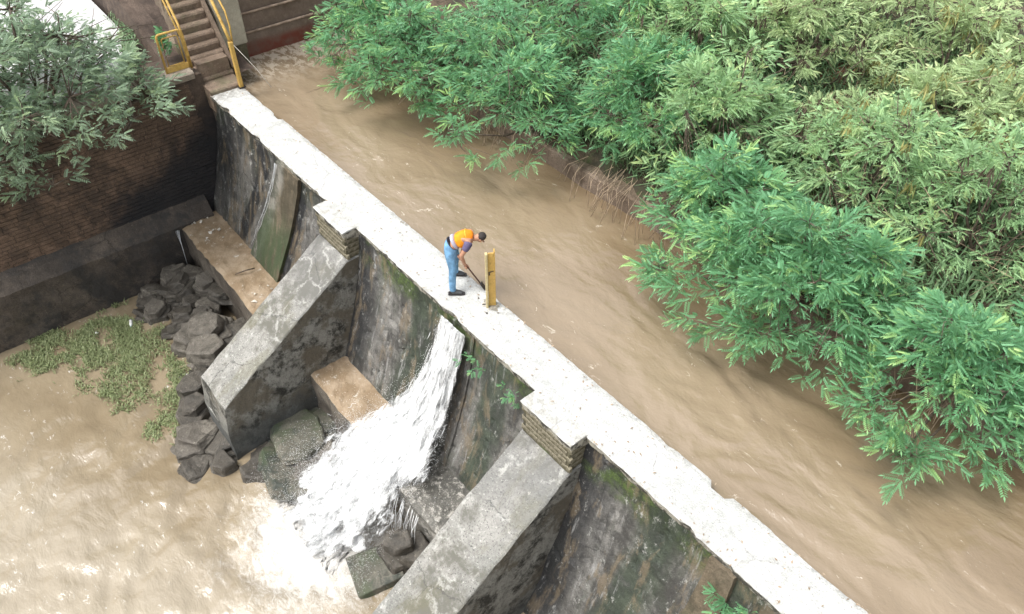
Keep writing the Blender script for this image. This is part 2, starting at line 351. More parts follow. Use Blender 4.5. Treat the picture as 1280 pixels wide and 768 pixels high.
def box(name, c, s, mat, parent=None, rot=None, bev=0, jit=0):
    bm = bmesh.new(); bm_box(bm, c, s, rot, bev, jit); me = D.meshes.new(name); bm.to_mesh(me); bm.free(); return link(name, me, mat, parent)
def tube_geo(pts, rad, seg=6):
    V, F = [], []; pts = [Vector(p) for p in pts]; n = len(pts)
    for i, p in enumerate(pts):
        t = (pts[min(i + 1, n - 1)] - pts[max(i - 1, 0)]).normalized()
        a = t.orthogonal().normalized() if abs(t.z) > .9 else t.cross(Vector((0, 0, 1))).normalized(); b = t.cross(a)
        r = rad[i] if isinstance(rad, (list, tuple)) else rad
        for k in range(seg):
            q = 2 * math.pi * k / seg; V.append(p + (a * math.cos(q) + b * math.sin(q)) * r)
    for i in range(n - 1):
        for k in range(seg):
            a0, b0 = i * seg + k, i * seg + (k + 1) % seg; F.append((a0, b0, b0 + seg, a0 + seg))
    F.append(tuple(range(seg))[::-1]); F.append(tuple(range((n - 1) * seg, n * seg)))
    return V, F
def tubes(name, lst, mat, parent=None, seg=6, smooth=True):
    V, F = [], []
    for pts, rad in lst:
        v, f = tube_geo(pts, rad, seg); o = len(V); V += v; F += [tuple(i + o for i in q) for q in f]
    return mesh(name, V, F, mat, parent, smooth)
def copy_tree(o, parent=None):
    c = o.copy(); COL.objects.link(c); c.parent = parent
    for ch in list(o.children): copy_tree(ch, c)
    return c

# ------------------------------------------------------------------ setting: bed, water, banks
zb = -5.2
mesh('ground', [(-150, -150, zb), (170, -150, zb), (170, 150, zb), (-150, 150, zb)], [(0, 1, 2, 3)], 'soil')['kind'] = 'structure'

def river():
    xs = list(np.arange(-2.2, 20, .055)) + list(np.arange(20, 60, .8)); ys = list(np.arange(-.05, 4.3, .055))
    V, FO = [], []
    for x in xs:
        for y in ys:
            q = N(x * .5, y * 1.1, 0, 1, 3)
            a = noise.fractal(Vector((x * .9 + q, y * 1.9 + q * 1.4, 1)), 1, 2.2, 4)
            b = 1 - abs(N(x * 1.1 + q * 2, y * 2.6 + q * 1.2, 2, 1, 9)) * 2
            edge = min(1, (4.3 - y) / .5)
            rough = .5 + .5 * min(1, max(0, (x - 9) / 4))
            z = -.24 + .035 * a * rough + .022 * max(0, b - .55) * 2 * rough
            # eddy behind the lip where the sluice draws
            V.append((x, y, z)); FO.append(0)
    n = len(ys); F = [(i * n + j, (i + 1) * n + j, (i + 1) * n + j + 1, i * n + j + 1) for i in range(len(xs) - 1) for j in range(n - 1)]
    o = mesh('river_water', V, F, 'river', smooth=True); at = o.data.attributes.new('foam', 'FLOAT', 'POINT'); at.data.foreach_set('value', FO)
    o['kind'] = 'structure'
river()

PZ = -3.97
def pool():
    xs = list(np.arange(-.3, 13, .06)) + list(np.arange(13, 60, 1.5)); ys = list(np.arange(-14, -1.2, .06))
    ys = list(np.arange(-40, -14, 2.)) + ys
    V, FO = [], []
    for x in xs:
        for y in ys:
            # waves radiate from the foot of the fall
            dx, dy = x - 8.1, y + 3.4; r = math.hypot(dx, dy)
            q = N(x * .6, y * .6, 0, 1, 5)
            amp = .014 + .055 * max(0, 1 - abs(r - 2.4) / 5.5)
            wv = math.sin(r * 6.5 + q * 5 + N(x, y, 0, 1.7, 2) * 2.5)
            z = PZ + amp * .35 * wv + amp * noise.fractal(Vector((x * 1.5, y * 1.5, 4)), 1, 2.2, 4)
            fo = max(0, 1.0 - math.hypot((dx - .3) * .40, (dy + .2) * .46)) * .78 + .14 * max(0, 1 - r / 5.0)
            if wv > .55 and r > 1.5: fo += (wv - .55) * .45 * max(0, .35 + noise.fractal(Vector((x * 1.1, y * 1.1, 8)), 1, 2, 3)) * max(0, 1 - r / 9) * (1 if y < -5.2 else .4)
            fo += .10 * max(0, min(1, (-y + .45 * x - 9) / 3)) if x > 2 else .07
            if fo > .6: z += .10 * (fo - .6) * noise.fractal(Vector((x * 4, y * 4, 4)), 1, 2, 3)
            V.append((x, y, z)); FO.append(fo)
    n = len(ys); F = [(i * n + j, (i + 1) * n + j, (i + 1) * n + j + 1, i * n + j + 1) for i in range(len(xs) - 1) for j in range(n - 1)]
    o = mesh('pool_water', V, F, 'pool', smooth=True); at = o.data.attributes.new('foam', 'FLOAT', 'POINT'); at.data.foreach_set('value', FO)
    o['kind'] = 'structure'
pool()

def bank():
    xs = list(np.arange(-30, -4, 2.)) + list(np.arange(-4, 22, .25)) + list(np.arange(22, 90, 4.))
    ys = [3.55, 3.56, 3.7] + list(np.arange(3.9, 14, .3)) + list(np.arange(14, 120, 6.))
    V = []
    for x in xs:
        ed = .16 * N(x * .6, 0, 0, 1, 4)
        for j, y in enumerate(ys):
            if j == 0: V.append((x, y + ed, -1.0)); continue
            h = .12 + min(1.2, (y - 3.6) * .16) + .10 * noise.fractal(Vector((x * .7, y * .7, 0)), 1, 2, 4) * min(1, (y - 3.4))
            V.append((x, y + ed * max(0, 1 - (y - 3.6)), h))
    n = len(ys); F = [(i * n + j, (i + 1) * n + j, (i + 1) * n + j + 1, i * n + j + 1) for i in range(len(xs) - 1) for j in range(n - 1)]
    mesh('river_bank', V, F, 'soil')['kind'] = 'structure'
bank()
# masonry kerb along the far bank showing between the shrubs
MAT['bankwall'] = concrete('brown_bank_wall', (.17, .125, .09), (.27, .21, .165), (.07, .05, .035), .5, .62, speck=.5)
def bank_wall():
    t = empty('retaining_wall', (0, 0, 0)); tag(t, 'low brown concrete river wall under the green shrubs on the far bank', 'wall')
    rings = []
    for x in np.arange(-1.6, 24, .3):
        e = .10 * N(x * .5, 0, 0, 1, 4) + .02 * N(x, 0, 0, 5); h = .12 + .03 * N(x, 0, 0, 2)
        rings.append([(x, 3.38 + e, -1), (x, 3.42 + e, h - .03), (x, 3.46 + e, h), (x, 3.74 + e, h), (x, 3.78 + e, -1)])
    loft('wall_body', rings, 'bankwall', t)
bank_wall()

# ------------------------------------------------------------------ the dam
dam = empty('dam'); tag(dam, 'long concrete weir with whitewashed crest, buttresses and a broken sluice spilling water', 'dam')
XE = 24
PIERS = [(4.95, 5.97), (10.78, 11.8), (16.6, 17.62), (22.4, 23.42)]
def crest():
    xs = list(np.arange(-.07, XE, .07))
    for a, b in PIERS: xs += [a - .004, a, b, b + .004]
    xs = sorted(x for x in xs if x < XE)
    rings = []
    for x in xs:
        ym = -.75
        for a, b in PIERS:
            if a <= x <= b: ym = -1.035
        e = .014 * N(x, 0, 0, 5) + .012 * N(x, 3, 0, 16)
        chip = max(0, N(x, 8, 0, 2.1) - .33) * .16 + max(0, N(x, 4, 0, 7) - .4) * .09
        yl = ym + e + (chip if ym > -.9 else chip * .4)
        yr = -.0 + .012 * N(x, 7, 0, 4) + .01 * N(x, 5, 0, 18) - max(0, N(x, 1, 0, 1.7, 3) - .3) * .15
        if 1.5 < x < 1.78: yr -= .07
        if 2.6 < x < 9: yr += .0
        if 13.3 < x < 13.62: yr -= .09
        if 14.2 < x: yr += .03 * math.sin(x * 2) + .015 * N(x, 2, 0, 9)
        if x < 1.5: yr -= .03
        ring = []
        K = 10
        for k in range(K + 1):
            y = yl + (yr - yl) * k / K
            z = .006 * N(x, y, 0, 3) + .004 * N(x, y, 0, 12)
            if k in (0, K): z -= .012 + .012 * abs(N(x, y, 0, 9))
            ring.append((x, y, z))
        ring += [(x, yr - .015, -.45), (x, yl + .02 + .02 * N(x, 9, 0, 6), -.13 - .03 * N(x, 2, 0, 4))]
        rings.append(ring)
    return loft('crest_slab', rings, 'crest', dam)
crest()
box('core_wall', (XE / 2, -.36, -2.7), (XE, .60, 5.0), 'face', dam)
PROF = [(-.12, -.70), (-.5, -.74), (-.9, -.83), (-1.4, -.95), (-1.95, -1.13), (-2.5, -1.32), (-3.0, -1.48), (-3.4, -1.70), (-4.4, -2.1)]
def fy(z):
    for (z0, y0), (z1, y1) in zip(PROF, PROF[1:]):
        if z <= z0 and z >= z1: return y0 + (y1 - y0) * (z0 - z) / (z0 - z1)
    return PROF[0][1] if z > -.12 else PROF[-1][1]
def bay(x0, x1):
    xs = np.linspace(x0, x1, max(2, int((x1 - x0) / .07))); zs = np.linspace(-.11, -4.4, 62)
    V = [(x, fy(z) + .018 * N(x, z, 0, 2.2) + .012 * N(x, z, 0, 7) + .02 * min(0, N(x, z, 3, 3.3) + .1)
          + (.05 if abs(N(x, z, 5, 1.2)) < .012 else 0), z) for x in xs for z in zs]
    n = len(zs); F = [(i * n + j, i * n + j + 1, (i + 1) * n + j + 1, (i + 1) * n + j) for i in range(len(xs) - 1) for j in range(n - 1)]
    mesh('spillway_face', V, F, 'face', dam)
bay(-.1, 4.97); bay(5.95, 10.8); bay(11.78, 16.62); bay(17.6, 22.42)

def chute(tx0, tx1, bx0, bx1, zbot, proud=.075, mat='chute'):
    rings = []
    for t in np.linspace(0, 1, 26):
        z = -.13 + (zbot + .13) * t; a = tx0 + (bx0 - tx0) * t; b = tx1 + (bx1 - tx1) * t; y = fy(z)
        j = [.015 * N(a, z, k, 5) for k in range(4)]
        m = [(a + (b - a) * k / 6, y - proud + .02 * N(k, z, 0, 4), z) for k in range(7)]
        rings.append([(a + j[0], y + .1, z)] + [(a + j[0], m[0][1], z)] + m[1:6] + [(b + j[1], m[6][1], z), (b + j[1], y + .1, z)])
    loft('chute_strip', rings, mat, dam)
chute(2.98, 3.86, 1.95, 3.22, -2.85)
chute(8.50, 9.32, 8.1, 9.3, -2.85, proud=.03, mat='face')
chute(13.96, 14.32, 13.9, 14.45, -3.4)

def buttress(x0, x1, prof):
    """prof: top line (y,z) from the pier to the nose"""
    rings = []
    pts = []
    for (a, b) in zip(prof, prof[1:]):
        k = max(2, int(math.dist(a, b) / .12))
        for i in range(k): pts.append((a[0] + (b[0] - a[0]) * i / k, a[1] + (b[1] - a[1]) * i / k))
    pts.append(prof[-1])
    for (y, z) in pts:
        r = []
        def P(x, zz, s=1):
            wob = .022 * N(x, y, zz, 1.7) + .014 * N(x, y, zz, 6)
            return (x + wob * s, y + .02 * N(x, y, zz, 3, 5), zz + (.012 * N(x, y, zz, 4, 9)))
        for k in range(14): r.append(P(x0, -4.5 + (z - .02 + 4.5) * k / 13))
        for k in range(9):
            x = x0 + .02 + (x1 - x0 - .04) * k / 8; p = P(x, z); r.append((x + .01 * N(x, y, z, 6), p[1], p[2] + .012 * N(x, y, 0, 7)))
        for k in range(14): r.append(P(x1, z - .02 - (z - .02 + 4.5) * k / 13))
        rings.append(r)
    return loft('buttress', rings, 'buttress', dam)
buttress(4.95, 5.97, [(-.62, -.62), (-1.03, -.64), (-3.84, -2.55), (-3.93, -3.2)])
buttress(10.78, 11.8, [(-.62, -.62), (-1.03, -.66), (-3.95, -2.80), (-4.05, -3.5)])
buttress(16.6, 17.62, [(-.62, -.62), (-1.03, -.66), (-3.95, -2.80), (-4.05, -3.5)])

# block-faced piers
bw, bh, bd = .17, .098, .05
bmeshes = []
for k in range(4):
    bm = bmesh.new(); bm_box(bm, (0, 0, 0), (bw * .97, bd, bh * .93), jit=.005, bev=.004); me = D.meshes.new('block'); bm.to_mesh(me); bm.free()
    me.materials.append(MAT['pierbrick']); bmeshes.append(me)
nb = 0
for a, b in PIERS[:3]:
    box('pier_core', ((a + b) / 2, -.80, -.44), (b - a - .07, .40, .62), 'pierdark', dam)
    if a > 13: continue
    for row in range(5):
        z = -.17 - row * bh; off = (row % 2) * bw / 2
        k = 0; x = a + .02 + off
        while x + bw * .5 < b:
            o = D.objects.new('block', bmeshes[(row * 3 + k) % 4]); COL.objects.link(o); o.parent = dam
            o.location = (x + bw / 2 - .01, -1.0 + random.uniform(-.004, .003) + .016, z + random.uniform(-.003, .003)); o.rotation_euler = (0, random.uniform(-.03, .03), random.uniform(-.03, .03))
            x += bw; k += 1
        for y in (-.92, -.80):          # return on the right flank
            o = D.objects.new('block', bmeshes[(row + k) % 4]); COL.objects.link(o); o.parent = dam
            o.location = (b - .052, y + (row % 2) * .05, z); o.rotation_euler = (0, 0, R(90)); k += 1

def ledge(x0, x1, y0, y1, ztop, tilt=0, mat='ledge'):
    rings = []
    for x in np.arange(x0, x1 + .001, .12):
        e = .05 * N(x, 2, 0, 1.5) + .03 * N(x, 5, 0, 6)
        r = [(x, y0, -4.5)]
        for k in range(11):
            y = y0 + (y1 + e - y0) * k / 10
            r.append((x, y, ztop + tilt * (x - x0) + .025 * N(x, y, 0, 2.5) + .02 * N(x, y, 0, 7) - (.03 if k in (10,) else 0)))
        for k in range(1, 8):
            zz = ztop + (-4.5 - ztop) * k / 7; r.append((x, y1 + e + .05 * N(x, zz, 0, 2.4), zz))
        rings.append(r)
    return loft('ledge', rings, mat, dam)
ledge(.0, 4.97, -1.3, -2.28, -2.72)
ledge(5.95, 8.0, -1.3, -2.18, -2.80)
ledge(9.15, 10.8, -1.3, -2.28, -2.78, mat='wetledge')
ledge(11.78, 16.6, -1.3, -2.2, -3.6)

# ------------------------------------------------------------------ abutment wall on the left
ab = empty('abutment_wall', (0, -2, 0)); tag(ab, 'tall brown masonry retaining wall with a black seepage stain, left of the weir', 'wall')
def abp(o): o.parent = ab; o.matrix_parent_inverse = Matrix.Translation((0, 2, 0)); return o
def wx(z): return -.45 + .45 * (.45 - z) / 4.45
rings = []
for y in np.arange(-.7, -14.1, -.3):
    rings.append([(-1.6, y, -4.6)] + [(wx(z) + .0 + .02 * N(y, z, 0, 2), y, z) for z in np.linspace(-4.6, .36, 16)] + [(-1.6, y, .36)])
abp(loft('wall_core', rings, 'mortar'))
rings = []
for y in np.arange(-.86, -14.1, -.15):
    e = .02 * N(y, 0, 0, 3)
    rings.append([(-.86, y, .30), (-.40 + e, y, .30), (-.38 + e, y, .43), (-.42 + e, y, .46 + .01 * N(y, 4, 0, 5)), (-.84, y, .46)])
abp(loft('coping', rings, 'coping'))
rings = []
for y in np.arange(-1.5, -14.1, -.14):
    zt = -2.62 + .02 * N(y, 0, 0, 3)
    r = [(-.4, y, -4.7)] + [(.16 + .05 * N(y, z, 0, 1.5) + .03 * N(y, z, 0, 5), y, z) for z in np.linspace(-4.7, zt - .05, 12)] + [(.09 + .02 * N(y, 1, 0, 5), y, zt + .04), (-.02, y, zt + .22), (-.4, y, zt + .5)]
    rings.append(r)
abp(loft('footing', rings, 'footing'))
# masonry stones: the nearest 300 as objects, the rest joined
stn = []
row = 0; z = .22
while z > -2.62:
    h = .085; y = -.98 - random.random() * .1
    while y > -9:
        L = random.uniform(.19, .40); stn.append((y - L / 2, z - h / 2, L, h)); y -= L
    z -= h; row += 1
cp = Vector(camo.matrix_world.translation)
stn.sort(key=lambda s: (cp - Vector((0, s[0], s[1]))).length + (3 if (s[1] > -1.2 and s[0] < -3.0) else 0))
smesh = []
for k in range(6):
    bm = bmesh.new(); bm_box(bm, (0, 0, 0), (.10, 1, 1), jit=0, bev=.0)
    for v in bm.verts: v.co += Vector((random.uniform(-.012, .014), random.uniform(-.02, .02), random.uniform(-.06, .06)))
    bmesh.ops.bevel(bm, geom=list(bm.edges), offset=.008, segments=1, affect='EDGES')
    me = D.meshes.new('stone'); bm.to_mesh(me); bm.free(); smesh.append(me)
    me.materials.append(MAT['masonry'])
# stones carry real-size meshes so their material coordinates follow the wall
def stone_geo(y, z, L, h):
    x = wx(z) + random.uniform(-.060, -.046); dx, dy, dz = .07, L * .488, h * .47
    v = [Vector((x + sx * dx + random.uniform(-.006, .006), y + sy * dy + random.uniform(-.006, .006) , z + sz * dz + random.uniform(-.004, .004))) for sx in (-1, 1) for sy in (-1, 1) for sz in (-1, 1)]
    for i in (4, 5, 6, 7):
        c = Vector((v[i].x, y, z)); v[i] = c + (v[i] - c) * .97
    f = [(0, 1, 3, 2), (4, 6, 7, 5), (0, 4, 5, 1), (2, 3, 7, 6), (0, 2, 6, 4), (1, 5, 7, 3)]
    return v, f
for k, s in enumerate(stn[:298]):
    v, f = stone_geo(*s); abp(mesh('stone', v, f, 'masonry'))
V, F = [], []
for s in stn[298:]:
    v, f = stone_geo(*s); F += [tuple(i + len(V) for i in q) for q in f]; V += v
o = abp(mesh('stonework', V, F, 'masonry')); o['kind'] = 'stuff'

# ground behind the abutment
yd = mesh('yard', [(-40, -40, .42), (-.95, -40, .42), (-.95, -2.1, .42), (-3.7, -1.3, .42), (-9, -1.2, .42), (-40, -1.2, .42)], [(0, 1, 2, 3, 4, 5)], 'yard'); struct(yd)
def slope():
    xs = np.arange(-14, -.45, .3); ys = np.arange(-2.2, .6, .1)
    V = [(x, y, .10 + max(0, (-x - 1.2)) * .35 * (1 if y > -1.1 else 0) + .12 * noise.fractal(Vector((x, y, 0)), 1, 2, 4)) for x in xs for y in ys]
    n = len(ys); F = [(i * n + j, (i + 1) * n + j, (i + 1) * n + j + 1, i * n + j + 1) for i in range(len(xs) - 1) for j in range(n - 1)]
    struct(mesh('soil_slope', V, F, 'earth'))
MAT['earth'] = concrete('brown_earth', (.09, .065, .05), (.15, .11, .085), (.035, .025, .02), .46, .6, streak=False)
slope()

# stairs
st = empty('stairs', (-.5, -.35, 0)); tag(st, 'steep worn concrete steps climbing from the left end of the crest', 'stairs')
def stp(o): o.parent = st; o.matrix_parent_inverse = Matrix.Translation((.5, .35, 0)); return o
for i in range(13):
    x1 = -.5 - .145 * i + .0; zt = .2 + .178 * i
    rings = []
    for y in np.linspace(-.72 - .02 * random.random(), .02, 9):
        e = .012 * N(y, i, 0, 5); wr = .02 * abs(N(y, i, 2, 3))
        rings.append([(x1 - .5, y, zt - .30), (x1 - .02 + e, y, zt - .30), (x1 + .0 + e, y, zt - .06), (x1 - .02 + e, y, zt - .02 - wr), (x1 - .06 + e, y, zt - wr * .4), (x1 - .5, y, zt)])
    stp(loft('step', rings, 'step'))
rings = []
for y in np.linspace(-.74, .0, 9):
    e = .01 * N(y, 1, 0, 5); rings.append([(-.5, y, -.4), (-.03 + e, y, -.4), (-.03 + e, y, .06), (-.06 + e, y, .09), (-.5, y, .10)])
stp(loft('landing', rings, 'step'))
stp(box('stair_block', (-1.55, -.35, .0), (2.0, .68, 1.0), 'step'))
stp(box('stair_stringer', (-1.3, .07, 1.12), (2.35, .08, .16), 'step', rot=Matrix.Rotation(R(51), 3, 'Y').to_euler().to_quaternion()))

# end wall of the headrace, with two rusty rails
ew = empty('end_wall', (-2, 1.8, 0)); tag(ew, 'brown headrace wall with two horizontal rails and a red stained foot', 'wall')
def ewp(o): o.parent = ew; o.matrix_parent_inverse = Matrix.Translation((2, -1.8, 0)); return o
rings = [[(-2.4, y, -1), (-1.72 + .01 * N(y, 0, 0, 3), y, -1), (-1.75, y, .30), (-1.80, y, .32), (-1.80, y, .74), (-1.84, y, .76), (-1.84, y, 3.0), (-2.4, y, 3.0)] for y in np.linspace(.25, 5.5, 30)]
ewp(loft('wall_panel', rings, 'endwall'))
for z, x in ((.31, -1.75), (.75, -1.79)):
    ewp(tubes('wall_rail', [([(x, .8, z + .02), (x, 5.4, z + .02)], .028)], 'rail_rust', seg=6))
pl = empty('pillar', (-1.5, .5, -.3)); tag(pl, 'cream concrete gate pillar at the water beside the yellow stair rail', 'pillar')
o = box('column', (0, 0, 2.15), (.42, .60, 3.1), 'pillar', pl, bev=.03)
o = box('column_base', (-.03, 0, .1), (.44, .5, 1.3), 'pierdark', pl)

# yellow handrail on the right of the stairs
hr = empty('handrail', (0, -.06, 0)); tag(hr, 'yellow steel post and sloping handrail at the foot of the steps', 'handrail')
bm = bmesh.new(); bm_box(bm, (0, 0, .52), (.10, .085, 1.04), bev=.008); me = D.meshes.new('post'); bm.to_mesh(me); bm.free(); link('post', me, 'yellow', hr)
tubes('top_rail', [([(0, 0, 1.02), (-.15, 0, 1.28), (-.30, .0, 1.5), (-1.9, .02, 3.5)], .032)], 'yellow', hr, 8)
tubes('rail_tube', [([(-.02, .05, 1.0), (-.08, .10, 1.33), (-.2, .12, 1.6), (-1.0, .12, 2.35), (-1.9, .12, 3.3)], .020)], 'yellow', hr, 8)
box('flat_rail', (-.62, .05, 1.72), (.03, .025, 1.7), 'yellowpale', hr, rot=Matrix.Rotation(R(-38), 3, 'Y').to_euler().to_quaternion())
box('base_plate', (0, 0, .012), (.17, .15, .02), 'steel', hr)
hl = empty('stair_rail', (-.7, -.78, .4)); tag(hl, 'yellow handrail up the left side of the steps behind the small gate', 'handrail')
tubes('rail_tube', [([(.0, 0, 0), (-.02, 0, .75), (-.12, 0, .98), (-1.3, 0, 2.5)], .026)], 'yellow', hl, 8)
tubes('lower_rail', [([(-.02, 0, .45), (-1.3, .0, 2.05)], .02)], 'yellow', hl, 8)
# little yellow gate frame standing on the coping
gt = empty('gate', (-.66, -1.08, .46)); tag(gt, 'small yellow tubular gate standing on the wall coping left of the steps', 'gate')
def rrect(w_, z0, z1, r=.07):
    p = []
    for cx, cz, a0 in ((w_ / 2 - r, z1 - r, 0), (-w_ / 2 + r, z1 - r, 90)):
        for k in range(5): a = R(a0 + 22.5 * k); p.append((0, cx + r * math.cos(a), cz + r * math.sin(a)))
    return [(0, w_ / 2, z0)] + p + [(0, -w_ / 2, z0)]
tubes('outer_frame', [(rrect(.50, 0, .84), .024)], 'yellow', gt, 8)
q = rrect(.34, .14, .74, .05); tubes('inner_frame', [(q + [q[0]], .014)], 'yellow', gt, 6)
box('bottom_plate', (0, 0, .06), (.03, .54, .12), 'yellow', gt)
box('hinge', (.0, .27, .30), (.05, .04, .09), 'yellow', gt); box('hinge', (.0, .27, .62), (.05, .04, .09), 'yellow', gt)

# wire from the pillar to the water
o = tubes('wire', [([(-.9, .3, .55), (-.4, .5, .12), (.0, .62, -.26)], .006)], 'rope', seg=5); tag(o, 'thin pale wire slanting from the pillar into the muddy water', 'wire')

# ------------------------------------------------------------------ yellow post on the crest with broken concrete at its foot
yp = empty('post', (9.03, -.165, 0)); tag(yp, 'upright yellow channel post on the crest right of the worker', 'post')
yp.rotation_euler = (0, 0, R(58))
# local -Y looks down-dam; the channel: front web, left flange, right flange
bm = bmesh.new(); bm_box(bm, (.008, 0, .52), (.095, .03, 1.06), bev=.004, jit=.002); me = D.meshes.new('web'); bm.to_mesh(me); bm.free(); link('web', me, 'yellow', yp)
bm = bmesh.new(); bm_box(bm, (-.062, -.02, .53), (.034, .07, 1.06), bev=.004, jit=.002); me = D.meshes.new('flange'); bm.to_mesh(me); bm.free(); link('flange', me, 'yellowpale', yp)
bm = bmesh.new(); bm_box(bm, (.062, .025, .54), (.02, .08, 1.08), bev=.004, jit=.002); me = D.meshes.new('flange'); bm.to_mesh(me); bm.free(); link('flange', me, 'yellow', yp)
bm = bmesh.new(); bm_box(bm, (.005, -.017, .70), (.085, .008, .016), rot=Matrix.Rotation(R(-22), 3, 'Y').to_euler().to_quaternion()); bm_box(bm, (-.02, -.017, .66), (.02, .008, .05)); me = D.meshes.new('rust_slot'); bm.to_mesh(me); bm.free(); link('rust_slot', me, 'pod', yp)

def rock_bm(size, seed, npts=16, det=0, flat=1.0):
    rnd = random.Random(seed); bm = bmesh.new()
    for i in range(npts):
        v = Vector((rnd.gauss(0, 1), rnd.gauss(0, 1), rnd.gauss(0, 1))).normalized()
        v = Vector([max(-.62, min(.62, c)) for c in v]) * rnd.uniform(.9, 1.15)
        bm.verts.new((v.x * size[0], v.y * size[1], v.z * size[2] * flat))
    r = bmesh.ops.convex_hull(bm, input=bm.verts)
    bmesh.ops.delete(bm, geom=[g for g in r['geom_interior'] if isinstance(g, bmesh.types.BMVert)], context='VERTS')
    if det:
        bmesh.ops.bevel(bm, geom=list(bm.edges), offset=min(size) * .06, segments=1, affect='EDGES')
        bmesh.ops.triangulate(bm, faces=bm.faces)
        bmesh.ops.subdivide_edges(bm, edges=[e for e in bm.edges if e.calc_length() > .12], cuts=1, use_grid_fill=False)
        bmesh.ops.triangulate(bm, faces=bm.faces)
        bmesh.ops.subdivide_edges(bm, edges=[e for e in bm.edges if e.calc_length() > .12], cuts=1)
        bmesh.ops.triangulate(bm, faces=bm.faces)
        bm.normal_update()
        for v in bm.verts:
            p = v.co + Vector((seed, seed * .3, 0)); v.co += v.normal * (.035 * N(p.x, p.y, p.z, 3) + .02 * N(p.x, p.y, p.z, 8)) * min(1.4, max(size) * 2)
    return bm
def slab_bm(size, seed, det):
    rnd = random.Random(seed); bm = bmesh.new(); nl = 2 if det else 1; z0 = -size[2]
    for k in range(rnd.choice((2, 3, 3, 4)) if max(size) > .3 else 1):
        th = size[2] * rnd.uniform(.35, .8); sc = 1 - .13 * k
        n = rnd.choice((5, 6, 7)); ox, oy = rnd.uniform(-.15, .15) * size[0], rnd.uniform(-.15, .15) * size[1]; a0 = rnd.uniform(0, 6.28); lo, hi = [], []
        tx, ty = rnd.uniform(-.12, .12), rnd.uniform(-.12, .12)
        for i in range(n):
            a = a0 + 6.283 * (i + rnd.uniform(-.3, .3)) / n; r = rnd.uniform(.75, 1.15) * sc; x, y = ox + math.cos(a) * size[0] * r, oy + math.sin(a) * size[1] * r
            lo.append(bm.verts.new((x * 1.04, y * 1.04, z0))); hi.append(bm.verts.new((x * rnd.uniform(.84, 1), y * rnd.uniform(.84, 1), z0 + th + tx * x + ty * y)))
        bm.faces.new(hi); bm.faces.new(lo[::-1])
        for i in range(n): bm.faces.new((lo[i], lo[(i + 1) % n], hi[(i + 1) % n], hi[i]))
        z0 += th * rnd.uniform(.6, .95)
    bmesh.ops.recalc_face_normals(bm, faces=bm.faces)
    bmesh.ops.bevel(bm, geom=list(bm.edges), offset=min(size) * .07, segments=1, affect='EDGES')
    if det and max(size) > .3:
        for q in range(2):
            bmesh.ops.triangulate(bm, faces=bm.faces); bmesh.ops.subdivide_edges(bm, edges=[e for e in bm.edges if e.calc_length() > .1], cuts=1)
        bmesh.ops.triangulate(bm, faces=bm.faces); bm.normal_update()
        for v in bm.verts:
            p = v.co + Vector((seed, seed * .3, 0)); v.co += v.normal * (.03 * N(p.x, p.y, p.z * 2, 3) + .022 * N(p.x, p.y, p.z * 2.5, 8))
    return bm
def rock(loc, size, mat, label, cat='rock', group=None, seed=None, rot=None, name='rock', npts=16, det=1):
    seed = seed if seed is not None else random.randint(0, 9999)
    bm = slab_bm(size, seed, det) if name == 'rock' and (seed % 5 or max(size) > .3) else rock_bm(size, seed, npts, det); me = D.meshes.new(name); bm.to_mesh(me); bm.free()
    o = link(name, me, mat); o.location = loc; o.rotation_euler = rot if rot else (random.uniform(-.3, .3), random.uniform(-.3, .3), random.uniform(0, 6))
    return tag(o, label, cat, group)
for k in range(16):
    a = random.uniform(0, 6.28); rr = random.uniform(.09, .28)
    s = random.uniform(.015, .04)
    rock((9.03 + rr * math.cos(a) , -.19 + rr * math.sin(a) * .55, .012), (s, s, s * .6), 'rubble' if k % 3 else 'rock', 'crumb of broken concrete lying round the foot of the yellow post', 'rubble', 'concrete crumbs round the yellow post', det=0, npts=9, name='concrete_crumb')
MAT['hole'] = plain('broken_concrete', (.26, .24, .20), .9, .4, 20, bump=1)
v = [(9.03 + (.11 + .08 * random.random()) * math.cos(a), -.17 + (.06 + .06 * random.random()) * math.sin(a), .012) for a in np.linspace(0, 2 * math.pi, 17)[:-1]]
o = mesh('broken_patch', v + [(9.03, -.17, .02)], [(i, (i + 1) % 16, 16) for i in range(16)], 'hole', dam)

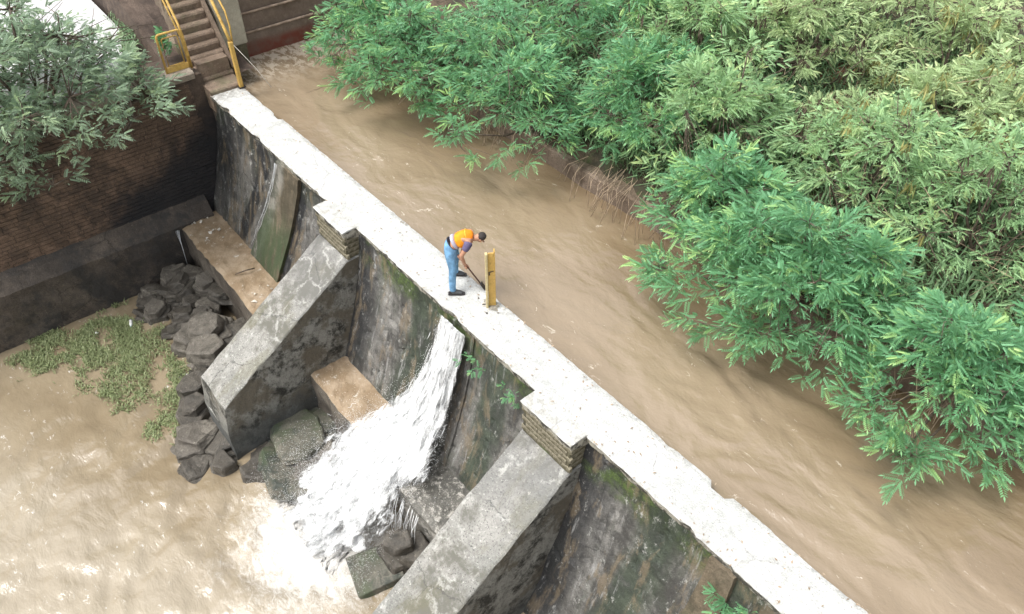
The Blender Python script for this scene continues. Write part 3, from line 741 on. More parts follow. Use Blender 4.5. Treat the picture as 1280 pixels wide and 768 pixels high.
# ------------------------------------------------------------------ rocks at the foot of the dam
G1 = 'black wet rocks heaped under the abutment wall'
for k in range(42):
    x = random.uniform(.22, 2.5); y = random.uniform(-3.8, -2.4) + x * .08; s = random.uniform(.17, .42)
    z = -4.05 + .75 * max(0, 1 - abs(y + 2.4) / 1.5) * random.uniform(.7, 1)
    rock((x, y, z), (s * 1.2, s, s * .62), 'rock' if k % 4 else 'rockpale', 'angular black wet rock in the heap between the abutment wall and the silty ledge', group=G1)
rock((.9, -2.9, -4.05), (.95, .75, .42), 'rock', 'broad black boulder buried under the rock heap by the abutment wall')
G2 = 'grey brown rocks between the ledge and the first buttress'
big = [((2.7, -3.0, -3.80), (.55, .50, .42), 'rockpale', 'large rust brown slab rock right of the floating weed, upper of the row'),
       ((3.4, -3.25, -3.85), (.60, .48, .38), 'rockpale', 'large cracked grey rock with a pale chipped corner beside the first buttress'),
       ((3.3, -2.65, -3.55), (.55, .40, .40), 'rock', 'dark jagged rock leaning on the silty ledge'),
       ((4.3, -3.35, -3.85), (.62, .45, .36), 'rock', 'smooth dark rock touching the left flank of the first buttress'),
       ((4.2, -2.8, -3.7), (.6, .45, .42), 'rock', 'black rock in the gap between ledge and first buttress'),
       ((5.0, -4.35, -3.90), (.50, .42, .34), 'rockpale', 'rounded grey boulder at the lower left of the first buttress nose'),
       ((5.65, -4.55, -3.98), (.42, .34, .28), 'rock', 'dark rock lying lowest in front of the first buttress nose'),
       ((5.4, -4.0, -3.85), (.50, .40, .34), 'rock', 'dark rock wedged under the first buttress nose'),
       ((6.35, -3.5, -4.0), (.65, .40, .36), 'rock', 'dark rock at the right heel of the first buttress'),
       ((6.55, -2.95, -3.9), (.95, .75, .34), 'rockmoss', 'broad green tinged rock shelf right of the first buttress'),
       ((7.1, -2.75, -3.85), (.8, .65, .34), 'rockpale', 'cracked grey rock shelf left of the waterfall'),
       ((6.4, -2.4, -3.6), (.5, .42, .30), 'rockmoss', 'greenish rock below the middle ledge'),
       ((7.35, -3.1, -3.98), (.55, .45, .32), 'rockpale', 'flat wet rock half covered by the fall foam'),
       ((9.75, -2.62, -3.62), (.42, .28, .46), 'rock', 'dark block below the right ledge in the falling water'),
       ((10.2, -2.45, -3.9), (.5, .4, .4), 'rock', 'dark rock at the foot of the right ledge')]
for loc, sz, m, lab in big:
    sz = (sz[0] * 1.3, sz[1] * 1.3, sz[2] * 1.1); rock(loc, sz, m, lab, rot=(random.uniform(-.15, .15), random.uniform(-.15, .15), random.uniform(0, 6)), npts=26)
for k, (x, y, sx, m, lab) in enumerate(((2.55, -3.35, .55, 'rockpale', 'flat brown slab rock at the right end of the black heap'), (3.0, -3.75, .5, 'rockpale', 'low grey rock shelf whose left side meets the weed mat'), (3.8, -3.75, .55, 'rock', 'dark flat rock along the left flank of the first buttress'),
        (4.5, -4.1, .5, 'rock', 'dark rock against the weed trail near the buttress nose'), (4.9, -4.75, .42, 'rockpale', 'low grey rock farthest left before the buttress nose'), (5.9, -4.15, .36, 'rock', 'low wet rock touching the right foot of the buttress nose'), (6.0, -3.55, .5, 'rock', 'wet black rock along the right flank of the first buttress'), (7.1, -3.2, .5, 'rockmoss', 'wet algae covered rock shelf where the spray lands'), (2.2, -2.75, .55, 'rock', 'black slab rock in the heap nearest the silty ledge'))):
    rock((x, y, -4.02), (sx * 1.15, sx, .36), m, lab, seed=401 + 4 * k, rot=(random.uniform(-.1, .1), random.uniform(-.1, .1), random.uniform(0, 6)))
for k in range(12):
    x = random.uniform(2.4, 4.6); y = -3.55 - .14 * (x - 3) + random.uniform(-.2, .15); s = random.uniform(.08, .18)
    rock((x, y, -3.93), (s, s, s * .7), 'rockpale' if k % 3 else 'rock', 'small grey stone at the waterline between floating weed and the first buttress', group=G2, npts=10)
for k in range(7):
    x = random.uniform(4.6, 6.2); y = -4.5 + random.uniform(-.35, .3); s = random.uniform(.09, .18)
    rock((x, y, -4.0), (s, s, s * .7), 'rock', 'small dark stone in the water before the first buttress nose', group='stones before the buttress nose', npts=10)
for k in range(8):
    x = random.uniform(12.1, 14.5); y = random.uniform(-3.2, -2.3); s = random.uniform(.2, .42)
    rock((x, y, -3.9 + random.uniform(0, .3)), (s, s, s * .8), 'rockmoss' if k % 2 else 'rock', 'dark stone in the corner at the right foot of the second buttress', group='stones right of the second buttress', npts=12)
# tilted broken slab near the splash
bm = bmesh.new(); bm_box(bm, (0, 0, 0), (.78, .66, .16), jit=.04, bev=.012); me = D.meshes.new('slab'); bm.to_mesh(me); bm.free()
o = link('slab', me, 'rockmoss'); o.location = (9.6, -3.15, -3.84); o.rotation_euler = (R(14), R(-6), R(75)); tag(o, 'tilted broken concrete slab at the right edge of the splash', 'slab')
# rubble and stick on the left ledge
for k in range(26):
    t = random.random(); x = (.7 + random.gauss(0, .35)) if k < 12 else random.uniform(3.2, 4.5); y = random.uniform(-2.15, -1.6); s = random.uniform(.02, .065)
    rock((max(.2, x), y, -2.69), (s, s, s * .6), 'rubble', 'chip of whitish rubble scattered on the silty left ledge', 'rubble', 'pale rubble on the left ledge', npts=8, det=0, name='rubble_chip')
o = tubes('stick', [([(2.5, -2.05, -2.68), (2.62, -1.85, -2.6), (2.6, -1.65, -2.66)], .014)], 'bark', seg=5); tag(o, 'thin bent stick lying across the silty left ledge', 'stick')

# ------------------------------------------------------------------ waterfall
FC = [(-.14, 8.93, -.84, .36), (-.6, 8.90, -.93, .38), (-1.2, 8.83, -1.10, .46), (-1.8, 8.74, -1.32, .58), (-2.3, 8.64, -1.60, .82), (-2.62, 8.54, -2.0, 1.08),
      (-2.95, 8.42, -2.42, 1.25), (-3.4, 8.32, -2.85, 1.36), (-3.75, 8.26, -3.25, 1.45), (-3.93, 8.22, -3.75, 1.65)]
def fc(t):
    k = t * (len(FC) - 1); i = min(int(k), len(FC) - 2); f = k - i; f2 = f
    return [FC[i][j] + (FC[i + 1][j] - FC[i][j]) * f2 for j in range(4)]
wf = empty('waterfall', (8.9, -.9, -.14)); tag(wf, 'white water gushing from the broken sluice and spreading over the ledges', 'waterfall')
def wfp(o): o.parent = wf; o.matrix_parent_inverse = Matrix.Translation((-8.9, .9, .14)); return o
for layer in range(4):
    nS, nT = 190, 90; V, E = [], []
    for i in range(nS + 1):
        t = i / nS; z, x, y, hw = fc(t); hw *= (1.0 - .13 * layer) * (1 + .18 * t * N(t * 7, layer * 3.3))
        for j in range(nT + 1):
            u = -1 + 2 * j / nT
            amp = .02 + .11 * t
            tt = max(0, t - .45)
            dn = amp * .8 * noise.fractal(Vector((u * 6 + layer * 9, t * (4 + 8 * tt), layer)), .9, 2.1, 6) + amp * .8 * N(u * 2, t * 5, layer) + .16 * tt * abs(noise.fractal(Vector((u * 4 + layer * 5, t * 14, layer)), .8, 2.1, 5))
            bulge = .10 * (1 - u * u) * min(1, t * 4) + .02 * layer
            V.append((x + u * hw + (.16 * t + .02) * noise.fractal(Vector((t * 9, u * 3, layer)), 1, 2, 4), y - bulge - dn, z + .06 + dn * .8))
            E.append(min(1.4, abs(u) ** 2.6 * (1 + .5 * t) + max(0, t - .86) * 5 + .75 * max(0, min(1, (t - .45) * 2.5)) * (.42 + noise.fractal(Vector((u * 3, t * 9, layer)), 1, 2, 3))))
    n = nT + 1; F = [(i * n + j, i * n + j + 1, (i + 1) * n + j + 1, (i + 1) * n + j) for i in range(nS) for j in range(nT)]
    o = mesh('water_sheet', V, F, 'fall', None, True); at = o.data.attributes.new('edge', 'FLOAT', 'POINT'); at.data.foreach_set('value', E); wfp(o)
def quads_np(name, P4, mat, tint=None, parent=None):
    n = len(P4); me = D.meshes.new(name); me.vertices.add(n * 4); me.vertices.foreach_set('co', np.asarray(P4, dtype=np.float32).reshape(-1))
    me.loops.add(n * 4); me.loops.foreach_set('vertex_index', np.arange(n * 4, dtype=np.int32)); me.polygons.add(n)
    me.polygons.foreach_set('loop_start', np.arange(0, n * 4, 4, dtype=np.int32)); me.polygons.foreach_set('loop_total', np.full(n, 4, dtype=np.int32))
    if tint is not None: a = me.attributes.new('tint', 'FLOAT', 'POINT'); a.data.foreach_set('value', np.repeat(np.asarray(tint, dtype=np.float32), 4))
    me.update(calc_edges=True); me.validate(); return link(name, me, mat, parent)
# ballistic strands
VS, FS = [], []
for k in range(200):
    t0 = random.random() ** .8 * .93; z, x, y, hw = fc(t0); u = random.gauss(0, .52)
    if abs(u) > 1.15: continue
    L = random.uniform(.02, .10) * (1 if t0 < .5 else .45); pts = []
    off = random.uniform(.0, .10) + .12 * t0 * random.random()
    for s in np.linspace(0, 1, 4):
        z1, x1, y1, h1 = fc(min(1, t0 + L * s)); pts.append((x1 + u * h1 + .05 * random.gauss(0, 1) * t0, y1 - .10 * (1 - min(1, u * u)) - off, z1 + .08 + off * .6))
    r = random.uniform(.002, .0055)
    v, f = tube_geo(pts, [r * .4, r, r * .9, r * .2], 3); o_ = len(VS); VS += v; FS += [tuple(i + o_ for i in q) for q in f]
wfp(mesh('water_strands', VS, FS, 'droplet', None, True))['kind'] = 'stuff'
# spray droplets
dv = np.array([(1, 0, -.4), (-.5, .87, -.4), (-.5, -.87, -.4), (0, 0, 1)], dtype=float)
df = [(0, 1, 3), (1, 2, 3), (2, 0, 3), (0, 2, 1)]
VS, FS = [], []
for k in range(42000):
    t0 = random.random() ** .5; z, x, y, hw = fc(t0); u = random.gauss(0, .38 + .22 * t0)
    if abs(u) > 1 and noise.noise(Vector((u * 3, t0 * 8, 0))) < .1: continue
    hgt = abs(random.gauss(0, .12)) * (t0 ** 1.2) + .02
    c = np.array((x + u * hw, y - random.gauss(.05, .16) * t0 - .04, z + .08 + hgt)); 
    if c[2] < PZ: c[2] = PZ + random.uniform(0, .15)
    r = random.uniform(.002, .006); o_ = len(VS)
    VS += [tuple(c + q * r * np.array((1, 1, 1.6))) for q in dv]; FS += [tuple(i + o_ for i in q) for q in df]
wfp(mesh('spray', VS, FS, 'droplet', None, True))['kind'] = 'stuff'
# thin curtain of threads over the front of the right ledge
lst = []
for k in range(34):
    x = 9.12 + .8 * random.random() ** 1.8; L = random.uniform(.3, 1.0); y = -2.33 - random.random() * .10
    pts = [(x + .03 * random.random(), y, -2.74), (x, y - .06, -2.95), (x + random.uniform(-.08, .08), y - .12, -2.95 - L * .5), (x + random.uniform(-.14, .14), y - .2, -2.95 - L)]
    lst.append((pts, random.uniform(.0015, .004)))
wfp(tubes('water_threads', lst, 'droplet', seg=4))['kind'] = 'stuff'
# seeps: left chute streak and the trickle off the left ledge
lst = []
for k in range(9):
    x = 3.0 + random.uniform(-.03, .10); p = []
    for t in np.linspace(0, 1, 12): z = -.15 - 2.3 * t; p.append((x - .95 * t + random.uniform(-.02, .02) * (1 + t), fy(z) - .115, z))
    lst.append((p[:random.randint(4, 12)], random.uniform(.0015, .0035)))
sp = tubes('seep', lst, 'seep', seg=4); tag(sp, 'white trickle of water running down the left edge of the tan chute', 'trickle')
lst = [([(.18 + random.uniform(-.03, .03), -2.36 - .02 * k, -2.72), (.2 + random.uniform(-.04, .04), -2.42, -3.1), (.22 + random.uniform(-.05, .05), -2.45, -3.85)], random.uniform(.002, .005)) for k in range(5)]
sp = tubes('seep', lst, 'seep', seg=4); tag(sp, 'thin trickle falling off the left end of the silty ledge', 'trickle')

# ------------------------------------------------------------------ foliage
def leaf_template(pairs=6, L=1.0, pl=.38, pw=.105, droop=.28):
    Q = []
    for i in range(pairs):
        s = .22 + .72 * i / (pairs - 1); x = s * L; z = -droop * s * s
        ln = pl * (1 - .35 * abs(s - .5))
        for sg in (-1, 1):
            d = np.array([.62, sg * .80, -.22]); d /= np.linalg.norm(d); b = np.array([x, 0, z]); sd = np.array([.80, -sg * .62, 0]) * pw / 2
            sd[2] = .3 * pw
            Q.append([b, b + d * ln * .45 + sd, b + d * ln, b + d * ln * .45 - sd])
    b = np.array([L * .95, 0, -droop * .9]); Q.append([b, b + np.array([.2, .05, -.08]), b + np.array([.36, 0, -.2]), b + np.array([.2, -.05, -.08])])
    return np.array(Q)
LT = leaf_template(7, 1, .30, .11, .20); LT2 = leaf_template(6, 1, .36, .15, .2)
def rot_basis(d, upv):
    d = d / np.linalg.norm(d); s = np.cross(upv, d); s /= (np.linalg.norm(s) + 1e-9); u = np.cross(d, s); return np.stack([d, s, u], 1)
def sprays(tips, dirs, n_leaf, size, T, rng, shoot=.34, young=.25):
    Q, tint = [], []
    for c, d in zip(tips, dirs):
        d = d / np.linalg.norm(d); tn = rng.normal(.42, .18); tsz = rng.uniform(.55, 1.25); dead = rng.random() < .03
        nl = int(n_leaf * rng.uniform(.7, 1.3)); a0 = rng.uniform(0, 6.28)
        for i in range(nl):
            s = i / max(1, nl - 1); base = c + d * shoot * (s - .6)
            a = a0 + i * 2.4; o1 = np.cross(d, [0, 0, 1.]); o1 /= (np.linalg.norm(o1) + 1e-6); o2 = np.cross(o1, d)
            lat = o1 * math.cos(a) + o2 * math.sin(a) * .75
            ld = lat * (1 - .55 * s) + d * (.45 + .6 * s) + np.array([0, 0, -.08]) + rng.normal(0, .12, 3)
            if ld[2] < -.45: ld[2] *= .4
            B = rot_basis(ld, np.array([rng.normal(0, .25), rng.normal(0, .25), 1.])); sz = size * tsz * rng.uniform(.65, 1.2) * (1 - .25 * (s > .85))
            Q.append((T.reshape(-1, 3) * sz) @ B.T + base)
            tint.append(np.clip(tn + rng.normal(0, .09) + .5 * young * s + (.18 if s > .75 and tn > .42 else 0), 0, 1))
    Q = np.array(Q).reshape(-1, 4, 3); return Q, np.repeat(tint, T.shape[0])
def shrub(loc, rad, h, ntip, lm, label, group, seed, size=.27, lean=(0, 0), nl=10, pods=0, T=LT, cat='shrub', name='shrub', bark='bark', twigs=60, lobes=17, trunk_r=.035, zlow=0):
    rng = np.random.default_rng(seed); t = empty(name, loc); size = size * rng.uniform(.9, 1.15); tag(t, label, cat, group)
    cx, cy = lean; lob = []
    for k in range(lobes):
        a = rng.uniform(0, 6.28); q = rng.uniform(.15, 1.05) if k else 0; rr = rad * q
        hh = h * max(.18, (1 - .62 * q * q) * rng.uniform(.62, 1.05)) + zlow * q * rng.uniform(0, 1)
        lob.append((np.array([cx + rr * math.cos(a), cy + rr * math.sin(a) * 1.05, hh]), rad * rng.uniform(.26, .48)))
    tips, dirs = [], []
    for k in range(int(ntip * .42)):
        a = rng.uniform(0, 6.28); q = rng.uniform(0, 1) ** .5 * 1.15; p = np.array([cx + rad * q * math.cos(a), cy + rad * q * math.sin(a), h * (1 - .6 * q * q) * rng.uniform(.45, 1.0)])
        tips.append(p); dirs.append(np.array([math.cos(a), math.sin(a), rng.uniform(.1, .7)]) + rng.normal(0, .3, 3))
    while len(tips) < ntip:
        c, r = lob[rng.integers(len(lob))]; v = rng.normal(0, 1, 3); v /= np.linalg.norm(v)
        if v[2] < -.25: continue
        p = c + v * r * np.array([1, 1, .45]) * rng.uniform(.5, 1.1)
        if p[2] < .10 and not zlow: continue
        o_ = c - np.array([cx, cy, 0]); o_[2] = 0
        tips.append(p); dirs.append(v * np.array([.9, .9, .5]) + o_ / (np.linalg.norm(o_) + .3) * .55 + np.array([0, 0, .12]) + rng.normal(0, .15, 3))
    Q, tint = sprays(tips, dirs, nl, size, T, rng)
    quads_np('foliage', Q, lm, tint, t)['kind'] = 'stuff'
    lst = []
    for c, r in lob:
        b = np.array([rng.normal(0, .12), rng.normal(0, .12), -.15]); m = b * .45 + c * .55 + np.array([rng.normal(0, .1), rng.normal(0, .1), -.12 * h])
        lst.append(([b, b * .75 + m * .25 + [0, 0, .1], m, c], [trunk_r, trunk_r * .8, trunk_r * .55, trunk_r * .3]))
    tubes('trunk', lst, bark, t, 6)
    lst = []
    for p in tips[::2]:
        c = min(lob, key=lambda q: np.linalg.norm(q[0] - p))[0]; mid = (p + c) / 2 + rng.normal(0, .05, 3)
        lst.append(([c, mid, p], [trunk_r * .25, trunk_r * .17, .004]))
    tubes('branches', lst, bark, t, 4)['kind'] = 'stuff'
    if twigs:
        lst = []
        for k in range(twigs):
            a = rng.uniform(0, 6.28); rr = rad * rng.uniform(.2, .85); p = np.array([cx * .6 + rr * math.cos(a), cy * .6 + rr * math.sin(a), h * rng.uniform(.12, .5)])
            q = p + np.array([rng.normal(0, .28), rng.normal(-.1, .28), rng.uniform(-.45, .05)]); lst.append(([p, (p + q) / 2 + rng.normal(0, .05, 3) + [0, 0, .05], q], .005))
        tubes('dead_twigs', lst, 'deadtwig', t, 3)['kind'] = 'stuff'
    if pods:
        lst = []
        for k in range(16):
            p = tips[rng.integers(len(tips))]; q = p + np.array([rng.normal(0, .3), rng.normal(-.1, .3), rng.uniform(-.1, .35)]); lst.append(([p, (p + q) / 2 + rng.normal(0, .04, 3), q], .007))
        tubes('bare_stems', lst, 'deadtwig', t, 3)['kind'] = 'stuff'
        Q = []
        for k in range(int(pods * 1.6)):
            p = tips[rng.integers(len(tips))] + np.array([rng.normal(0, .05), rng.normal(-.10, .05), rng.uniform(.06, .20)])
            for m in range(rng.integers(7, 15)):
                a = rng.uniform(0, 3.14); wv = np.array([math.cos(a), math.sin(a), 0]) * .016; b = p + rng.normal(0, .035, 3); e = b + np.array([rng.normal(0, .06), rng.normal(-.03, .05), -rng.uniform(.14, .30)])
                Q.append([b, (b + e) / 2 + wv, e, (b + e) / 2 - wv])
        quads_np('seed_pods', Q, 'pod' if rng.random() < .55 else 'podyellow', None, t)['kind'] = 'stuff'
    return t
SH = [
 # x, y, z, radius, height, tips, material, lean, pods, label
 (1.0, 4.1, .2, 1.15, 1.5, 150, 'leaf_teal', (0, -.7), 6, 'green shrub at the upper end of the bank beside the brown end wall'),
 (2.7, 4.2, .2, 1.2, 1.6, 160, 'leaf_teal', (0, -.8), 4, 'dark green shrub drooping over the water, second from the end wall'),
 (4.4, 4.6, .3, 1.3, 1.7, 170, 'leaf_teal', (-.2, -.5), 0, 'green shrub set back behind a gap where bare twigs hang to the water'),
 (5.7, 4.5, .2, 1.25, 1.6, 180, 'leaf_teal', (-.1, -.8), 0, 'bright green shrub leaning far out over the river above the crest worker'),
 (7.4, 5.15, .3, 1.2, 1.8, 180, 'leaf_teal', (0, -.1), 0, 'tall green shrub directly above the bare stretch of river wall'),
 (8.8, 5.35, .3, 1.2, 2.1, 190, 'leaf_light', (.1, -.2), 0, 'pale topped shrub with bright young tips in the middle of the bank'),
 (10.2, 4.5, .2, 1.0, 1.5, 170, 'leaf_teal', (.1, -.45), 0, 'low dark green shrub overhanging the widest part of the river'),
 (11.6, 4.3, .2, 1.1, 1.7, 190, 'leaf_teal', (-.1, -.92), 0, 'green shrub reaching lowest over the river in mid picture'),
 (12.4, 4.4, .2, 1.1, 1.9, 180, 'leaf_teal', (0, -.8), 0, 'layered green shrub with yellow green shoot tips over the river'),
 (14.4, 4.2, .2, 1.0, 1.5, 190, 'leaf_teal', (.05, -.72), 0, 'dark shrub whose sprays touch the water at the lower right'),
 (15.3, 4.7, .2, .9, 1.4, 140, 'leaf_teal', (.2, -.1), 0, 'green shrub at the right margin above the last piece of river wall'),
 (11.5, 6.2, .5, 1.3, 2.0, 190, 'leaf_light', (0, -.3), 8, 'pale green shrub behind the overhanging ones, right of centre'),
 (13.2, 6.0, .5, 1.2, 1.9, 180, 'leaf_light', (0, -.2), 10, 'pale feathery shrub with a few brown pods at the right margin'),
 (10.3, 6.9, .6, .95, 1.1, 110, 'leaf_olive', (0, 0), 16, 'olive shrub with hanging pods just below the bare red soil'),
 (7.0, 6.6, .5, 1.4, 2.0, 190, 'leaf_light', (0, 0), 10, 'light green shrub behind the tall one over the wall'),
 (5.0, 6.6, .5, 1.4, 1.9, 170, 'leaf_teal', (0, 0), 6, 'green shrub at the top edge of the picture, left of the podded ones'),
 (2.8, 6.2, .5, 1.4, 1.8, 150, 'leaf_teal', (0, 0), 6, 'green shrub at the top edge behind the drooping one'),
 (8.3, 8.2, .8, 1.4, 1.9, 170, 'leaf_olive', (0, 0), 26, 'dry looking shrub full of dark brown pods at the top of the picture'),
 (6.6, 8.8, .8, 1.4, 1.8, 150, 'leaf_light', (0, 0), 20, 'pale shrub with brown pods at the top edge behind the light green one'),
 (10.6, 9.9, .9, 1.2, 1.5, 150, 'leaf_olive', (0, 0), 26, 'olive shrub with pale stems beyond the red soil patch'),
 (11.9, 8.0, .8, 1.25, 1.9, 160, 'leaf_olive', (0, 0), 24, 'olive pod bearing shrub at the upper right margin'),
 (9.2, 11.2, 1.0, 1.5, 1.8, 140, 'leaf_olive', (0, 0), 20, 'yellowish shrub in the far upper right corner'),
 (7.3, 11., 1.0, 1.5, 1.8, 140, 'leaf_olive', (0, 0), 20, 'olive shrub far back at the top edge right of centre'),
 (15.2, 5.9, .5, 1.1, 1.6, 130, 'leaf_light', (0, 0), 6, 'pale shrub just outside the pathless bank at the right'),
 (12.6, 10.2, 1.0, 1.5, 1.8, 120, 'leaf_olive', (0, 0), 16, 'olive shrub beyond the upper right corner'),
 (4.6, 9.0, .9, 1.5, 1.8, 120, 'leaf_light', (0, 0), 10, 'light shrub beyond the top edge of the bank'),
]
for k, (x, y, z, r, h, nt_, m, ln, pods, lab) in enumerate(SH):
    front = y < 4.65
    shrub((x, y, z), r * 1.1, h, int(nt_ * 1.48), m, lab, 'leafy shrubs crowding the far bank', 100 + k, lean=(ln[0], ln[1] * 1.75 if front else ln[1]), pods=pods, size=.178 if m != 'leaf_olive' else .165, zlow=-.25 if front else 0)
# tree at the upper left
t = shrub((-1.2, -4.2, .3), 2.15, 2.5, 1120, 'leaf_grey', 'grey green tree with a dark forked trunk spreading over the abutment wall', None, 55, size=.155, lean=(.62, .10), nl=9, T=LT2, cat='tree', name='tree', twigs=90, lobes=50, trunk_r=.07, zlow=-3.1)
# hanging roots on the river wall
lst = []; rng = np.random.default_rng(8)
for k in range(44):
    p = np.array([rng.normal(-.9, .25), rng.normal(-3.6, .5), rng.uniform(.9, 1.7)]); q = p + np.array([rng.normal(-.5, .5), rng.normal(.6, .7), rng.uniform(-.1, .7)])
    lst.append(([p, (p + q) / 2 + rng.normal(0, .09, 3), q], [.018, .011, .004]))
tubes('bare_branches', lst, 'bark', None, 4); o = D.objects['bare_branches']; o.parent = t; o.matrix_parent_inverse = Matrix.Translation((1.2, 4.2, -.3)); o['kind'] = 'stuff'
lst = []
rng = np.random.default_rng(3)
for k in range(150):
    x = rng.choice([rng.normal(8.3, .7), rng.normal(13, 1.2), rng.normal(4.6, .9)]); y = 3.45 + rng.uniform(-.1, .1); z = .25 + rng.uniform(0, .35)
    q = np.array([x + rng.normal(0, .25), y - rng.uniform(.15, .75), -.22 + rng.uniform(-.05, .25)]); p = np.array([x, y, z])
    lst.append(([p, p * .45 + q * .55 + [0, -.1, .14], q], .006))
o = tubes('hanging_roots', lst, 'deadtwig', seg=3); o['kind'] = 'stuff'; tag(o, 'tangle of pale dry roots hanging down the river wall into the water', 'roots')
# grass along the gap in the shrubs
def blades(name, n, fn, mat, L=(.15, .4), wd=.012, rng=rng):
    Q, ti = [], []
    for k in range(n):
        p = np.array(fn(rng)); a = rng.uniform(0, 6.28); l = rng.uniform(*L); d = np.array([math.cos(a), math.sin(a), 0])
        s = np.array([-d[1], d[0], 0]) * wd; lean = rng.uniform(.3, 1.2)
        m = p + d * l * .4 * lean + [0, 0, l * .5]; e = p + d * l * lean + [0, 0, l * .35 if lean > .8 else l * .75]
        Q.append([p - s * .6, p + s * .6, m + s, m - s]); Q.append([m - s, m + s, e + s * .1, e - s * .1]); tt = np.clip(rng.normal(.5, .22), 0, 1); ti += [tt, tt]
    o = quads_np(name, Q, mat, ti); o['kind'] = 'stuff'; return o
def gfn(r):
    x = r.uniform(1, 17); y = 3.9 + r.uniform(0, 1) ** .9 * 7; return (x, y, .12 + min(1.2, (y - 3.6) * .16) - .05)
tag(blades('bank_grass', 26000, gfn, 'grass', (.2, .6), .016), 'long grass and undergrowth between the shrubs on the bank', 'grass')
# small ferny plant on the dam at the lower right + tufts
def tuft(loc, label, n=60, s=.10, mat='leaf_teal', group=None):
    rng = np.random.default_rng(int(abs(loc[0]) * 100)); t = empty('fern', loc); tag(t, label, 'plant', group)
    tips = [np.array([rng.normal(0, .12), -abs(rng.normal(.05, .06)), rng.normal(-.05, .10)]) for k in range(n // 4)]
    Q, ti = sprays(tips, [p + np.array([0, -.25, .15]) for p in tips], 5, s, LT2, rng, .06); quads_np('leaves', Q, mat, ti, t)['kind'] = 'stuff'
tuft((14.62, -.88, -.35), 'bright green fern growing from the dam face beside the lower chute', 90, .13, 'leaf_teal')
tuft((9.52, -.83, -.3), 'small green tuft under the crest right of the waterfall', 30, .08, 'leaf_teal')
tuft((10.35, -.83, -.3), 'moss green tuft below the crest left of the second pier', 44, .08, 'leaf_teal')
tuft((-1.5, -.9, .9), 'leafy creeper beside the upper steps', 150, .16, 'leaf_teal')
tuft((-2.2, -.5, 1.9), 'dark green plant overgrowing the top of the steps', 150, .16, 'leaf_teal')

# floating weed mat
def wfn(r):
    while True:
        x, y = r.uniform(.0, 4.9), r.uniform(-6.7, -3.6)
        d = ((x - 1.75) / 1.7) ** 2 + ((y + 4.75) / .95) ** 2
        e = ((x - .6) / 1.1) ** 2 + ((y + 5.7) / 1.0) ** 2
        f = ((x - 3.7) / 1.0) ** 2 + ((y + 4.15) / .55) ** 2
        den = max(1.0 - d, .75 - e, .8 - f, .75 - ((x - 4.3) / .8) ** 2 - ((y + 4.5) / .7) ** 2) + 1.3 * N(x, y, 0, 2.2) + .6 * N(x, y, 0, 6)
        if r.random() < den * .8: return (x, y, PZ + .005)
o = blades('floating_weed', 13000, wfn, 'weed', (.04, .14), .009); tag(o, 'matted light green weed floating in the corner of the pool', 'weed')
MAT['scum'] = leafmat('green_scum', (.12, .17, .07), (.16, .24, .10), (.22, .30, .13), 0)
for loc, rt_, lab in (((1.07, -4.17, PZ + .06), (1.3, 0, .3), 'white plastic bottle floating at the top of the weed mat'), ):
    b = empty('bottle', loc); b.rotation_euler = (R(90), 0, R(70)); tag(b, lab, 'bottle')
    tubes('bottle_body', [([(0, 0, -.10), (0, 0, -.09), (0, 0, .05), (0, 0, .08), (0, 0, .10)], [.02, .036, .036, .02, .014])], 'litter', b, 10)
    tubes('bottle_cap', [([(0, 0, .10), (0, 0, .118)], .016)], 'bluelitter', b, 8)
rock((.85, -4.85, PZ + .03), (.06, .05, .03), 'litter', 'small crumpled white scrap on the left part of the weed mat', 'litter', name='litter_scrap', det=0)
rock((3.35, -3.80, PZ + .05), (.07, .05, .03), 'litter', 'crumpled white scrap at the right edge of the weed mat', 'litter', name='litter_scrap', det=0)

# ------------------------------------------------------------------ the worker
def skinned(name, joints, edges, mat, parent, sub=2, root=0):
    me = D.meshes.new(name); me.from_pydata([j[:3] for j in joints], edges, []); me.update()
    o = D.objects.new(name, me); COL.objects.link(o)
    md = o.modifiers.new('skin', 'SKIN'); md.use_smooth_shade = True
    sv = me.skin_vertices[0].data if me.skin_vertices else None
    if sv is None: bm = bmesh.new(); bm.from_mesh(me); bm.verts.layers.skin.verify(); bm.to_mesh(me); bm.free(); sv = me.skin_vertices[0].data
    for i, j in enumerate(joints):
        r = j[3]; sv[i].radius = r if isinstance(r, tuple) else (r, r); sv[i].use_root = (i == root)
    ms = o.modifiers.new('sub', 'SUBSURF'); ms.levels = sub; ms.render_levels = sub
    dg = bpy.context.evaluated_depsgraph_get(); dg.update(); m2 = D.meshes.new_from_object(o.evaluated_get(dg))
    D.objects.remove(o); m2.name = name; m2.materials.clear(); return link(name, m2, mat, parent, True)
pe = empty('person', (8.295, -.265, .0)); pe.rotation_euler = (0, 0, math.atan2(.7747, .6323))
tag(pe, 'man in orange vest and light blue jeans bent over a long tool on the crest', 'person')
# local axes: +x forward (his facing), -y towards the viewer's side, z up
def chain(n0, n): return [(n0 + i, n0 + i + 1) for i in range(n - 1)]
near, fr = -1, 1
J = [(-.09, 0, .80, .085), (.0, 0, .86, .09), (.10, 0, .91, .11), (.20, 0, .94, .115), (.275, 0, .935, .052), (.315, -.0, .93, .05)]  # pelvis..neck
E = chain(0, 6)
def add(js, at):
    i = len(J); J.extend(js); E.append((at, i)); E.extend(chain(i, len(js))); return i
add([(-.085, -.08, .745, .06), (-.07, -.13, .60, .06), (-.05, -.17, .44, .052), (-.065, -.205, .28, .05), (-.06, -.235, .09, .034), (-.02, -.238, .045, .026), (.05, -.24, .03, .020)], 0)
add([(-.075, .08, .745, .06), (-.045, .13, .60, .06), (-.02, .165, .44, .052), (-.045, .19, .28, .05), (-.05, .215, .09, .034), (-.01, .22, .045, .026), (.06, .225, .03, .020)], 0)
